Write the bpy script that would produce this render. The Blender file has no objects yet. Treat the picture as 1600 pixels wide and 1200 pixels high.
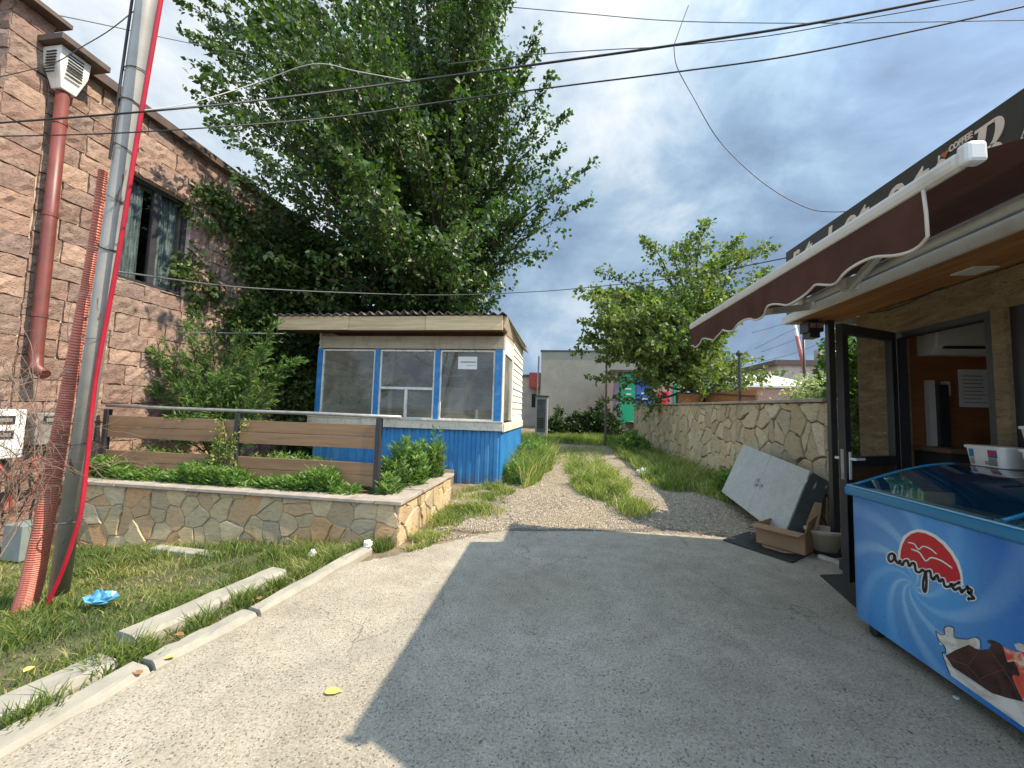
import bpy, math, random
import numpy as np
from mathutils import Vector, Matrix
random.seed(7); RG = np.random.default_rng(11)
S = bpy.context.scene; COL = S.collection
# ------------------------------------------------------------------ camera
FPX, CAMH, YAW, PITCH, ROLL = 600.0, 1.4, math.radians(8), math.radians(4), math.radians(1.7)
hr = Vector((math.cos(YAW), math.sin(YAW), 0)); hf = Vector((-math.sin(YAW), math.cos(YAW), 0)); zz = Vector((0, 0, 1))
fw = hf*math.cos(PITCH) + zz*math.sin(PITCH); u0 = zz*math.cos(PITCH) - hf*math.sin(PITCH)
CU = u0*math.cos(ROLL) - hr*math.sin(ROLL); CR = hr*math.cos(ROLL) + u0*math.sin(ROLL)
cd = bpy.data.cameras.new('camera'); cam = bpy.data.objects.new('camera', cd); COL.objects.link(cam)
M = Matrix.Identity(4)
for i in range(3): M[i][0] = CR[i]; M[i][1] = CU[i]; M[i][2] = -fw[i]
M[0][3], M[1][3], M[2][3] = 0, 0, CAMH
cam.matrix_world = M
cd.sensor_width = 36; cd.lens = 36*FPX/1600; cd.clip_start = 0.05; cd.clip_end = 3000
S.camera = cam
# ------------------------------------------------------------------ sun, sky, exposure
SUN = Vector((.94, -.10, 1)).normalized()
SEL = math.asin(SUN.z); SAZ = math.atan2(SUN.x, SUN.y)
sd = bpy.data.lights.new('sun', 'SUN'); sd.energy = 4.15; sd.angle = math.radians(.55); sd.color = (1, .875, .69)
so = bpy.data.objects.new('sun', sd); COL.objects.link(so); so.rotation_euler = SUN.to_track_quat('Z', 'Y').to_euler()
W_ = bpy.data.worlds.new('World'); S.world = W_; W_.use_nodes = True
S.view_settings.view_transform = 'Standard'; S.view_settings.look = 'None'; S.view_settings.exposure = .92; S.view_settings.gamma = 1
def build_world():
    nt = W_.node_tree; nt.nodes.clear(); N = nt.nodes.new; L = nt.links.new
    out = N('ShaderNodeOutputWorld'); bg = N('ShaderNodeBackground'); L(bg.outputs[0], out.inputs[0])
    sky = N('ShaderNodeTexSky'); sky.sky_type = 'NISHITA'; sky.sun_disc = False; sky.sun_elevation = SEL; sky.sun_rotation = SAZ
    sc = N('ShaderNodeVectorMath'); sc.operation = 'SCALE'; L(sky.outputs[0], sc.inputs[0]); sc.inputs['Scale'].default_value = .9
    tc = N('ShaderNodeTexCoord')
    mp = N('ShaderNodeMapping'); mp.inputs['Scale'].default_value = (1, 1, 1.5); mp.inputs['Location'].default_value = (3.1, .4, 1.7); L(tc.outputs['Generated'], mp.inputs[0])
    def noise(scale, det, rough, dist):
        n = N('ShaderNodeTexNoise'); n.inputs['Scale'].default_value = scale; n.inputs['Detail'].default_value = det
        n.inputs['Roughness'].default_value = rough; n.inputs['Distortion'].default_value = dist; L(mp.outputs[0], n.inputs[0]); return n.outputs[0]
    def ma(op, a, b=None, c=None, clamp=False):
        n = N('ShaderNodeMath'); n.operation = op; n.use_clamp = clamp
        for i, v in enumerate((a, b, c)):
            if v is None: continue
            if isinstance(v, (int, float)): n.inputs[i].default_value = v
            else: L(v, n.inputs[i])
        return n.outputs[0]
    def lobe(d, p):
        n = N('ShaderNodeVectorMath'); n.operation = 'DOT_PRODUCT'; L(tc.outputs['Generated'], n.inputs[0]); n.inputs[1].default_value = Vector(d).normalized()
        return ma('POWER', ma('MAXIMUM', n.outputs['Value'], 0), p)
    n1 = noise(1.5, 9, .55, .5); n2 = noise(4.2, 10, .58, .35)
    # bright openings overhead-left, heavy grey-blue bank ahead-right
    v = ma('ADD', ma('ADD', ma('MULTIPLY', n1, 1.05), ma('MULTIPLY', n2, .62)), -.235)
    v = ma('ADD', v, ma('MULTIPLY', lobe((.06, .75, .62), 14), .30))
    v = ma('ADD', v, ma('MULTIPLY', lobe((-.75, .66, .55), 8), .13))
    v = ma('ADD', v, ma('MULTIPLY', lobe((.05, .95, .17), 60), .16))
    v = ma('ADD', v, ma('MULTIPLY', lobe((.75, .8, .45), 9), -.17))
    v = ma('ADD', v, ma('MULTIPLY', lobe((.33, .93, .30), 30), -.16))
    cr = N('ShaderNodeValToRGB'); L(v, cr.inputs[0]); e = cr.color_ramp.elements
    e[0].position = .40; e[0].color = (.155, .21, .31, 1); e[1].position = .98; e[1].color = (.80, .81, .82, 1)
    for p, c in ((.48, (.18, .255, .375)), (.57, (.225, .32, .45)), (.66, (.30, .41, .53)), (.78, (.49, .57, .65))):
        x = e.new(p); x.color = (*c, 1)
    # gaps of blue sky
    gap = ma('MULTIPLY', ma('SUBTRACT', noise(2.6, 6, .5, .8), .56, clamp=True), 5, clamp=True)
    gap = ma('MULTIPLY', gap, lobe((-.15, .8, .6), 5))
    cl = N('ShaderNodeVectorMath'); cl.operation = 'SCALE'; L(cr.outputs[0], cl.inputs[0]); fill_glow = ma('ADD', 1, ma('ADD', ma('MULTIPLY', lobe(SUN, 5), 2.8), ma('MULTIPLY', lobe((.1, -1, .5), 2.2), 2.3))); L(ma('MULTIPLY', fill_glow, 7.7), cl.inputs['Scale'])  # extra brightness near the sun and behind the camera, added to fill shade
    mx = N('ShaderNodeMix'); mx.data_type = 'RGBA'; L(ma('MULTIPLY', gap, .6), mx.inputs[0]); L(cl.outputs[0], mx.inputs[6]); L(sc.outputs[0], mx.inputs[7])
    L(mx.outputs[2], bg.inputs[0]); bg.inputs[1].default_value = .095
build_world()

# ------------------------------------------------------------------ helpers
def Wp(px, py, **k):
    a, v = list(k.items())[0]; i = 'xyz'.index(a)
    d = fw + CR*((px-800)/FPX) + CU*((600-py)/FPX); c = Vector((0, 0, CAMH)); t = (v-c[i])/d[i]
    return c + d*t
def sm(a, b, x):
    t = min(1, max(0, (x-a)/(b-a))); return t*t*(3-2*t)
def gz(x, y):
    s = sm(4.6, 7, y)*.16 + sm(7, 20, y)*.05 - .014
    if x < -2: s -= .085*min(5, -x-2)*(1-sm(3.8, 5.2, y))
    if y > 30: s += 0
    return s
ORG = {}
def setp(o, label=None, cat=None, group=None, kind=None):
    if label: o['label'] = label
    if cat: o['category'] = cat
    if group: o['group'] = group
    if kind: o['kind'] = kind
    return o
def thing(name, loc, label, cat, group=None):
    o = bpy.data.objects.new(name, None); COL.objects.link(o); o.location = loc; o.empty_display_size = .1
    ORG[o.name] = Vector(loc); return setp(o, label, cat, group)
class MB:
    def __init__(s): s.v = []; s.f = []; s.c = []
    def add(s, vs, fs, c=None):
        n = len(s.v); s.v += [tuple(p) for p in vs]; s.f += [tuple(i+n for i in f) for f in fs]
        s.c += [random.random() if c is None else c]*len(fs); return s
    def box(s, x0, x1, y0, y1, z0, z1, c=None):
        vs = [(x0,y0,z0),(x1,y0,z0),(x1,y1,z0),(x0,y1,z0),(x0,y0,z1),(x1,y0,z1),(x1,y1,z1),(x0,y1,z1)]
        return s.add(vs, [(0,3,2,1),(4,5,6,7),(0,1,5,4),(1,2,6,5),(2,3,7,6),(3,0,4,7)], c)
    def obox(s, c0, ax, ay, az, c=None):       # centre, half-axis vectors
        c0, ax, ay, az = map(Vector, (c0, ax, ay, az)); vs = []
        for k in (-1, 1):
            for i, j in ((-1,-1),(1,-1),(1,1),(-1,1)): vs.append(c0+ax*i+ay*j+az*k)
        return s.add(vs, [(0,3,2,1),(4,5,6,7),(0,1,5,4),(1,2,6,5),(2,3,7,6),(3,0,4,7)], c)
    def bar(s, a, b, w, h, up=(0,0,1), c=None):
        a, b, up = Vector(a), Vector(b), Vector(up); d = (b-a); l = d.length; d.normalize(); sx = d.cross(up).normalized(); uz = sx.cross(d)
        return s.obox((a+b)/2, d*l/2, sx*w/2, uz*h/2, c)
    def tube(s, pts, r, n=8, caps=True, c=None):
        pts = [Vector(p) for p in pts]; m = len(pts); rr = r if isinstance(r, (list, tuple)) else [r]*m
        vs = []; ref = None
        for i, p in enumerate(pts):
            t = (pts[min(i+1, m-1)]-pts[max(i-1, 0)]).normalized()
            if ref is None: ref = Vector((0,0,1)) if abs(t.z) < .9 else Vector((1,0,0))
            a = t.cross(ref).normalized(); b = a.cross(t); ref = b if b.length > .1 else ref
            for k in range(n):
                q = 2*math.pi*k/n; vs.append(p+(a*math.cos(q)+b*math.sin(q))*rr[i])
        fs = [(i*n+k, i*n+(k+1) % n, (i+1)*n+(k+1) % n, (i+1)*n+k) for i in range(m-1) for k in range(n)]
        if caps: fs += [tuple(range(n))[::-1], tuple((m-1)*n+k for k in range(n))]
        return s.add(vs, fs, c)
    def poly(s, pts, nrm, t, c=None):          # flat polygon pts extruded along -nrm by t
        pts = [Vector(p) for p in pts]; nrm = Vector(nrm); n = len(pts)
        vs = pts + [p-nrm*t for p in pts]
        return s.add(vs, [tuple(range(n)), tuple(range(2*n-1, n-1, -1))] + [(i, i+n, (i+1) % n+n, (i+1) % n) for i in range(n)], c)
    def lathe(s, prof, c0, n=20, sx=1, sy=1, c=None):
        vs = []; c0 = Vector(c0)
        for r, z in prof:
            for k in range(n):
                q = 2*math.pi*k/n; vs.append(c0+Vector((r*math.cos(q)*sx, r*math.sin(q)*sy, z)))
        m = len(prof); fs = [(i*n+k, i*n+(k+1) % n, (i+1)*n+(k+1) % n, (i+1)*n+k) for i in range(m-1) for k in range(n)]
        fs += [tuple(range(n))[::-1], tuple((m-1)*n+k for k in range(n))]
        return s.add(vs, fs, c)
    def build(s, name, m, parent=None, bevel=0, smooth=False, loc=None, **tags):
        o0 = ORG[parent.name] if parent else Vector(loc or (0,0,0))
        me = bpy.data.meshes.new(name); me.from_pydata([tuple(Vector(p)-o0) for p in s.v], [], s.f); me.update()
        at = me.attributes.new('rnd', 'FLOAT', 'FACE'); at.data.foreach_set('value', s.c)
        if m: me.materials.append(m)
        if smooth: me.polygons.foreach_set('use_smooth', [len(f) <= 4 for f in s.f])
        o = bpy.data.objects.new(name, me); COL.objects.link(o)
        if parent: o.parent = parent
        else: o.location = o0
        ORG[o.name] = o0
        if bevel:
            b = o.modifiers.new('bevel', 'BEVEL'); b.width = bevel; b.segments = 2; b.limit_method = 'ANGLE'
        setp(o, **tags); return o
def npmesh(name, V, F, m, parent=None, rnd=None, loc=None, smooth=False, **tags):
    o0 = ORG[parent.name] if parent else Vector(loc or (0,0,0))
    V = np.asarray(V, dtype=np.float32) - np.array(o0, dtype=np.float32); F = np.asarray(F, dtype=np.int32); k = F.shape[1]
    me = bpy.data.meshes.new(name); me.vertices.add(len(V)); me.vertices.foreach_set('co', V.ravel())
    me.loops.add(F.size); me.loops.foreach_set('vertex_index', F.ravel()); me.polygons.add(len(F))
    me.polygons.foreach_set('loop_start', np.arange(0, F.size, k, dtype=np.int32))
    me.update(calc_edges=True); me.validate()
    at = me.attributes.new('rnd', 'FLOAT', 'FACE')
    at.data.foreach_set('value', np.asarray(rnd if rnd is not None else RG.random(len(F)), dtype=np.float32)[:len(me.polygons)])
    if m: me.materials.append(m)
    if smooth: me.polygons.foreach_set('use_smooth', [True]*len(me.polygons))
    o = bpy.data.objects.new(name, me); COL.objects.link(o)
    if parent: o.parent = parent
    else: o.location = o0
    ORG[o.name] = o0
    return setp(o, **tags)
def spline(pts, n=6):
    pts = [Vector(p) for p in pts]; out = []
    for i in range(len(pts)-1):
        p0, p1, p2, p3 = pts[max(i-1, 0)], pts[i], pts[i+1], pts[min(i+2, len(pts)-1)]
        for k in range(n):
            t = k/n; out.append(.5*((2*p1)+(p2-p0)*t+(2*p0-5*p1+4*p2-p3)*t*t+(3*p1-p0-3*p2+p3)*t**3))
    return out+[pts[-1]]
# ------------------------------------------------------------------ materials
class G:
    def __init__(s, name):
        s.m = bpy.data.materials.new(name); s.m.use_nodes = True; s.t = s.m.node_tree; s.b = s.t.nodes['Principled BSDF']; s.out = s.t.nodes['Material Output']; s._tc = None
    def N(s, ty, **k):
        n = s.t.nodes.new(ty)
        for a, v in k.items(): setattr(n, a, v)
        return n
    def L(s, a, b): s.t.links.new(a, b)
    def put(s, sock, v):
        if isinstance(v, (int, float)): sock.default_value = v
        elif isinstance(v, (tuple, list)): sock.default_value = (*v, 1) if (len(v) == 3 and sock.type == 'RGBA') else v
        else: s.L(v, sock)
    def tc(s, kind='Object'):
        if not s._tc: s._tc = s.N('ShaderNodeTexCoord')
        return s._tc.outputs[kind]
    def map(s, scale=(1,1,1), rot=(0,0,0), loc=(0,0,0), src=None):
        n = s.N('ShaderNodeMapping'); s.L(src or s.tc(), n.inputs[0]); n.inputs['Scale'].default_value = scale; n.inputs['Rotation'].default_value = rot; n.inputs['Location'].default_value = loc; return n.outputs[0]
    def noise(s, scale, det=5, rough=.55, dist=0, vec=None):
        n = s.N('ShaderNodeTexNoise'); s.L(vec or s.tc(), n.inputs[0]); n.inputs['Scale'].default_value = scale; n.inputs['Detail'].default_value = det; n.inputs['Roughness'].default_value = rough; n.inputs['Distortion'].default_value = dist; return n.outputs[0]
    def vor(s, scale, feat='F1', out='Distance', vec=None, rand=1):
        n = s.N('ShaderNodeTexVoronoi', feature=feat); s.L(vec or s.tc(), n.inputs[0]); n.inputs['Scale'].default_value = scale; n.inputs['Randomness'].default_value = rand; return n.outputs[out]
    def ramp(s, f, *stops):
        n = s.N('ShaderNodeValToRGB'); s.L(f, n.inputs[0]); e = n.color_ramp.elements
        cc = lambda c: (*c, 1) if isinstance(c, (tuple, list)) else (c, c, c, 1)
        e[0].position = stops[0][0]; e[0].color = cc(stops[0][1]); e[1].position = stops[-1][0]; e[1].color = cc(stops[-1][1])
        for p, c in stops[1:-1]: x = e.new(p); x.color = cc(c)
        return n.outputs[0]
    def mix(s, f, a, b, mode='MIX'):
        n = s.N('ShaderNodeMix', data_type='RGBA', blend_type=mode); s.put(n.inputs[0], f); s.put(n.inputs[6], a); s.put(n.inputs[7], b); return n.outputs[2]
    def ma(s, op, a, b=0, clamp=False):
        n = s.N('ShaderNodeMath', operation=op, use_clamp=clamp); s.put(n.inputs[0], a); s.put(n.inputs[1], b); return n.outputs[0]
    def attr(s, name='rnd'):
        n = s.N('ShaderNodeAttribute', attribute_name=name); return n.outputs['Fac']
    def sep(s, v=None):
        n = s.N('ShaderNodeSeparateXYZ'); s.L(v or s.tc(), n.inputs[0]); return n.outputs
    def bump(s, h, st=.3, d=.01, nrm=None):
        n = s.N('ShaderNodeBump'); s.L(h, n.inputs['Height']); n.inputs['Strength'].default_value = st; n.inputs['Distance'].default_value = d
        if nrm: s.L(nrm, n.inputs['Normal'])
        return n.outputs[0]
    def fin(s, col, rough=.8, nrm=None, metal=0, spec=.5, **k):
        s.put(s.b.inputs['Base Color'], col); s.put(s.b.inputs['Roughness'], rough); s.put(s.b.inputs['Metallic'], metal); s.b.inputs['Specular IOR Level'].default_value = spec
        if nrm is not None: s.L(nrm, s.b.inputs['Normal'])
        for a, v in k.items(): s.put(s.b.inputs[a.replace('_', ' ')], v)
        return s.m
def hx(h): # sRGB hex -> linear
    c = [int(h[i:i+2], 16)/255 for i in (0, 2, 4)]; return tuple(x/12.92 if x <= .04045 else ((x+.055)/1.055)**2.4 for x in c)
def simple(name, c, rough=.7, var=.25, scale=9, bump=.15, bs=60, metal=0, dirt=None, **k):
    g = G(name); n = g.noise(scale, 6, .6); d = tuple(x*(1-var) for x in c); u = tuple(min(1, x*(1+var)) for x in c)
    col = g.ramp(n, (.3, d), (.7, u))
    if dirt: col = g.mix(g.ramp(g.noise(scale*.6, 8, .7, 1), (.52, 0), (.7, dirt[1])), col, dirt[0])
    return g.fin(col, rough, g.bump(g.noise(bs, 4), bump, .003), metal, **k)
def foliage(name, cols, rough=.45, trans=.35, tcol=None, spec=.4):
    g = G(name); col = g.ramp(g.attr(), *[(i/(len(cols)-1)*.9+.05, c) for i, c in enumerate(cols)])
    g.fin(col, rough, spec=spec)
    t = g.N('ShaderNodeBsdfTranslucent'); g.L(g.mix(1.0, col, tcol or (1.6, 1.9, .7), 'MULTIPLY'), t.inputs[0])
    mx = g.N('ShaderNodeMixShader'); mx.inputs[0].default_value = trans; g.L(g.b.outputs[0], mx.inputs[1]); g.L(t.outputs[0], mx.inputs[2]); g.L(mx.outputs[0], g.out.inputs[0])
    return g.m
m = {}
# concrete drive
g = G('drive_concrete'); big = g.noise(.55, 6, .6, .6); med = g.noise(5, 8, .65)
c = g.ramp(big, (.3, (.37, .325, .25)), (.55, (.46, .41, .325)), (.75, (.53, .475, .38)))
c = g.mix(.6, c, g.ramp(med, (.3, .55), (.7, 1.05)), 'MULTIPLY')
nzp = g.N('ShaderNodeTexNoise'); g.L(g.tc(), nzp.inputs[0]); nzp.inputs['Scale'].default_value = 30; fine = g.noise(70, 6, .8); c = g.mix(.75, c, g.ramp(fine, (.33, .35), (.5, 1), (.68, 1.35)), 'MULTIPLY')
c = g.mix(g.ramp(g.noise(1.3, 4, .5, 1.5, g.map((1, .3, 1))), (.55, 0), (.72, .5)), c, (.27, .25, .215))
sp = g.vor(66, vec=g.mix(.035, g.tc(), nzp.outputs[1])); c = g.mix(g.ma('MULTIPLY', g.ramp(sp, (.15, 1), (.34, 0)), g.ramp(g.noise(2.6, 8, .8), (.40, .28), (.62, 1))), c, (.075, .069, .06))
sp2 = g.vor(80); c = g.mix(g.ramp(sp2, (.12, .6), (.3, 0)), c, (.62, .58, .50))
ck = g.vor(.5, 'DISTANCE_TO_EDGE', vec=g.mix(.22, g.tc(), g.N('ShaderNodeTexNoise').outputs[1]))
wv = g.N('ShaderNodeVectorMath', operation='ADD'); nz = g.N('ShaderNodeTexNoise'); g.L(g.tc(), nz.inputs[0]); nz.inputs['Scale'].default_value = 1.6; nz.inputs['Detail'].default_value = 7
sc_n = g.N('ShaderNodeVectorMath', operation='SCALE'); g.L(nz.outputs[1], sc_n.inputs[0]); sc_n.inputs['Scale'].default_value = 1.1; g.L(g.tc(), wv.inputs[0]); g.L(sc_n.outputs[0], wv.inputs[1])
ck = g.vor(.42, 'DISTANCE_TO_EDGE', vec=wv.outputs[0]); c = g.mix(g.ma('MULTIPLY', g.ramp(ck, (.0, .75), (.0035, 0)), g.ramp(g.noise(.9, 3), (.42, 0), (.55, 1))), c, (.10, .09, .075))
for (ax, ay, r0, r1, amt, colr) in ((-.3, 3.2, .15, .8, .6, (.20, .145, .085)), (-.9, 2.4, .05, .22, .5, (.2, .19, .17)), (.9, 2.2, .1, .6, .35, (.18, .165, .15)), (1.5, 3.4, .1, .9, .3, (.22, .19, .15)), (-1.3, 2.9, .02, .35, .35, (.55, .50, .42))):
    st = g.N('ShaderNodeVectorMath', operation='DISTANCE'); g.L(wv.outputs[0], st.inputs[0]); st.inputs[1].default_value = (ax+.5, ay+.5, .5)
    c = g.mix(g.ma('MULTIPLY', g.ramp(st.outputs['Value'], (r0, amt), (r1, 0)), g.noise(5, 6, .7, 1)), c, colr)
h = g.ma('ADD', g.ma('MULTIPLY', g.noise(90, 5, .75), 1), g.ma('MULTIPLY', g.ramp(sp, (.1, 0), (.33, 1)), .7))
m['concrete'] = g.fin(c, .92, g.bump(h, .9, .006), spec=.25)
# dirt
g = G('dirt'); c = g.ramp(g.noise(2.2, 9, .65, .4), (.3, (.14, .105, .065)), (.5, (.24, .19, .125)), (.7, (.36, .29, .20)))
c = g.mix(.5, c, g.ramp(g.noise(38, 5, .7), (.3, .4), (.7, 1.2)), 'MULTIPLY')
m['dirt'] = g.fin(c, .95, g.bump(g.noise(45, 6, .7), .8, .015), spec=.2)
# gravel sheet
g = G('gravel_bed'); vd = g.vor(48); vc = g.vor(48, out='Color')
c = g.ramp(g.sep(vc)[0], (0, (.24, .19, .14)), (.35, (.42, .345, .25)), (.6, (.52, .43, .32)), (.85, (.66, .58, .46)), (1, (.30, .28, .25)))
c = g.mix(.7, c, g.ramp(vd, (.25, 1), (.8, .3)), 'MULTIPLY')
c = g.mix(g.ramp(g.noise(1.5, 6, .6, .5), (.45, 0), (.7, .5)), c, (.42, .33, .21))
m['gravel'] = g.fin(c, .95, g.bump(g.ramp(vd, (.1, 1), (.7, 0)), 1, .018), spec=.25)
g = G('gravel_stone'); m['stone_chip'] = g.fin(g.ramp(g.attr(), (0, (.16, .14, .12)), (.3, (.36, .30, .22)), (.7, (.50, .42, .31)), (1, (.70, .63, .52))), .9, g.bump(g.noise(150, 3), .3, .002))
# flagstones
def flag(name, cols, mort):
    g = G(name); a = g.attr(); c = g.ramp(a, *[(i/(len(cols)-1), q) for i, q in enumerate(cols)])
    str_ = g.noise(9, 7, .65, 1.2, g.map((1, 1, 3.2), (.4, .9, .3)))
    c = g.mix(.75, c, g.ramp(str_, (.25, (.55, .5, .42)), (.5, (1, 1, 1)), (.75, (1.25, 1.15, .95))), 'MULTIPLY')
    c = g.mix(g.ramp(g.noise(3.3, 5, .6, 1), (.58, 0), (.74, .6)), c, (.40, .22, .10))
    return g.fin(c, .85, g.bump(g.ma('ADD', g.noise(28, 8, .7), str_), .75, .012), spec=.25)
m['flag'] = flag('planter_stone', [(.52, .395, .225), (.43, .335, .20), (.58, .44, .25), (.47, .385, .255), (.54, .32, .16), (.39, .315, .21), (.60, .485, .31)], 0)
m['flag2'] = flag('wall_stone', [(.56, .46, .30), (.42, .35, .24), (.64, .54, .37), (.50, .43, .31), (.60, .47, .29), (.40, .34, .25), (.66, .58, .44)], 0)
m['mortar'] = simple('mortar', (.37, .32, .24), .95, .3, 12, .5, 90)
m['mortar_dark'] = simple('mortar_dark', (.15, .12, .09), .95, .35, 12, .5, 90)
# tuff
g = G('tuff'); a = g.attr(); c = g.ramp(a, (0, (.32, .205, .16)), (.2, (.24, .16, .13)), (.4, (.39, .255, .195)), (.6, (.32, .215, .17)), (.8, (.27, .195, .165)), (1, (.46, .315, .235)))
c = g.mix(.8, c, g.ramp(g.noise(14, 9, .78), (.30, (.42, .40, .39)), (.5, (1, 1, 1)), (.75, (1.3, 1.25, 1.2))), 'MULTIPLY')
c = g.mix(g.ramp(g.noise(1.4, 7, .7, 1), (.52, 0), (.70, .6)), c, (.14, .10, .08)); c = g.mix(g.ramp(g.noise(3.5, 7, .7, 1.5), (.56, 0), (.66, .55)), c, (.48, .38, .28))
m['tuff'] = g.fin(c, .95, g.bump(g.ma('ADD', g.noise(22, 9, .78), g.ma('MULTIPLY', g.ramp(g.vor(34), (.05, 0), (.3, 1)), .5)), 1, .022), spec=.12)
m['tuff_mortar'] = simple('tuff_mortar', (.48, .40, .32), .95, .35, 7, .6, 60)
m['cap'] = simple('cap_slab', (.36, .31, .255), .85, .22, 5, .3, 70, dirt=((.14, .10, .07), .7))
m['kerb'] = simple('kerb_concrete', (.32, .30, .25), .95, .2, 6, .7, 110, dirt=((.22, .2, .15), .5))
m['pole'] = None
g = G('pole_steel'); c = g.ramp(g.noise(5, 7, .6), (.3, (.30, .29, .265)), (.7, (.40, .385, .35)))
c = g.mix(g.ramp(g.noise(9, 5, .6, .6, g.map((1, 1, .16))), (.635, 0), (.66, .85)), c, (.14, .07, .04)); m['pole'] = g.fin(c, .5, g.bump(g.noise(40, 4), .2, .003), .25)
def cond(name, c1, c2, z=75):
    return simple(name, c1, .45, .18, 7, .1, 50, dirt=(c2, .6))
m['conduit'] = cond('ribbed_conduit', (.44, .125, .08), (.42, .30, .23)); m['redpipe'] = cond('red_conduit', (.42, .012, .032), (.26, .05, .06)); m['drain'] = cond('drain_paint', (.16, .042, .032), (.11, .06, .05))
m['blackwire'] = simple('black_cable', (.018, .018, .02), .6, .1); m['greywire'] = simple('grey_wire', (.10, .10, .105), .6, .1); m['whitewire'] = simple('pale_wire', (.42, .42, .40), .6, .1)
def wood(name, c, var=.35, axis=0, rough=.7, sc=1, dirt=None, bump=.3):
    g = G(name); s3 = [26*sc]*3; s3[axis] = 1.6*sc; v = g.map(tuple(s3)); n = g.noise(1, 7, .6, .4, v)
    col = g.ramp(n, (.3, tuple(x*(1-var) for x in c)), (.7, tuple(min(1, x*(1+var)) for x in c)))
    col = g.mix(.35, col, g.ramp(g.attr(), (0, .7), (1, 1.15)), 'MULTIPLY')
    if dirt: col = g.mix(g.ramp(g.noise(6, 8, .7, .7, g.map((1, 1, .5))), (.5, 0), (.68, dirt[1])), col, dirt[0])
    return g.fin(col, rough, g.bump(n, bump, .004), spec=.3)
m['board'] = wood('fence_board', (.26, .155, .085), .22); m['fascia'] = wood('pale_board', (.56, .42, .24), .2); m['white_wood'] = wood('weathered_white_wood', (.60, .56, .46), .12, 0, .75, 1, ((.25, .20, .14), .6))
m['white_wood_z'] = wood('weathered_white_post', (.66, .65, .58), .12, 2, .75, 1, ((.25, .20, .14), .7)); m['white_wood_y'] = wood('weathered_siding', (.70, .66, .54), .12, 1, .75, 1, ((.30, .24, .16), .35))
m['beam'] = wood('beige_beam', (.42, .35, .25), .18, 0, .8, 1, ((.2, .15, .1), .4)); m['soffit'] = wood('soffit_wood', (.36, .165, .06), .3, 1); m['darkwood'] = wood('dark_wood', (.10, .05, .025), .3, 1)
g = G('blue_corrugated'); c = g.ramp(g.noise(3, 6), (.3, (.012, .14, .37)), (.7, (.022, .21, .48)))
c = g.mix(g.ramp(g.noise(7, 8, .7, .3, g.map((1, 1, .25))), (.60, 0), (.7, .7)), c, (.09, .08, .075)); c = g.mix(g.ramp(g.noise(2.2, 9, .7, .5, g.map((1, 1, .5))), (.45, 0), (.7, .45)), c, (.12, .30, .48)); c = g.mix(g.ma('MULTIPLY', g.ramp(g.sep()[2], (.02, 1), (.22, 0)), g.ramp(g.noise(11, 6, .7), (.4, 0), (.6, .9))), c, (.14, .10, .07)); m['blue'] = g.fin(c, .45, g.bump(g.noise(14, 3), .15, .004), .0, .5)
m['bluepost'] = simple('blue_post', (.015, .16, .40), .5, .25, 9, .2, 50, dirt=((.3, .4, .45), .3))
m['charcoal'] = simple('charcoal_metal', (.030, .030, .034), .45, .2, 9, .08, 80); m['galv'] = simple('pipe_rail', (.34, .33, .31), .5, .25, 8, .1, 60, .5, dirt=((.15, .12, .1), .6))
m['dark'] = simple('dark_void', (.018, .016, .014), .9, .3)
m['roofsheet'] = simple('roof_sheet', (.12, .105, .095), .8, .35, 6, .4, 50); m['brown_metal'] = simple('brown_flashing', (.08, .055, .045), .6, .3)
g = G('glass'); g.fin((.55, .6, .58), .03, spec=.5); tr = g.N('ShaderNodeBsdfTransparent'); tr.inputs[0].default_value = (.62, .66, .63, 1)
gl = g.N('ShaderNodeBsdfGlossy'); gl.inputs['Roughness'].default_value = .02; fr = g.N('ShaderNodeLayerWeight')
mx = g.N('ShaderNodeMixShader'); g.L(g.ma('ADD', g.ma('MULTIPLY', g.ma('POWER', fr.outputs['Facing'], 4), .8), .06), mx.inputs[0]); g.L(tr.outputs[0], mx.inputs[1]); g.L(gl.outputs[0], mx.inputs[2])
df = g.N('ShaderNodeBsdfDiffuse'); df.inputs[0].default_value = (.50, .46, .36, 1); mx2 = g.N('ShaderNodeMixShader'); g.L(g.ramp(g.noise(2.5, 7, .6, .8), (.35, .12), (.75, .36)), mx2.inputs[0]); g.L(mx.outputs[0], mx2.inputs[1]); g.L(df.outputs[0], mx2.inputs[2]); g.L(mx2.outputs[0], g.out.inputs[0]); m['dusty'] = g.m
g = G('clear_glass'); tr = g.N('ShaderNodeBsdfTransparent'); tr.inputs[0].default_value = (.78, .84, .84, 1); gl = g.N('ShaderNodeBsdfGlossy'); gl.inputs['Roughness'].default_value = .015; fr = g.N('ShaderNodeLayerWeight')
mx = g.N('ShaderNodeMixShader'); g.L(g.ma('ADD', g.ma('MULTIPLY', g.ma('POWER', fr.outputs['Facing'], 4.5), .85), .045), mx.inputs[0]); g.L(tr.outputs[0], mx.inputs[1]); g.L(gl.outputs[0], mx.inputs[2]); g.L(mx.outputs[0], g.out.inputs[0]); m['glass'] = g.m
g = G('tinted_lid_glass'); tr = g.N('ShaderNodeBsdfTransparent'); tr.inputs[0].default_value = (.50, .64, .68, 1); gl = g.N('ShaderNodeBsdfGlossy'); gl.inputs['Roughness'].default_value = .03; lw = g.N('ShaderNodeLayerWeight')
mx = g.N('ShaderNodeMixShader'); g.L(g.ma('ADD', g.ma('MULTIPLY', g.ma('POWER', lw.outputs['Facing'], 2.2), .8), .10), mx.inputs[0]); g.L(tr.outputs[0], mx.inputs[1]); g.L(gl.outputs[0], mx.inputs[2]); g.L(mx.outputs[0], g.out.inputs[0]); m['lidglass'] = g.m
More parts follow.
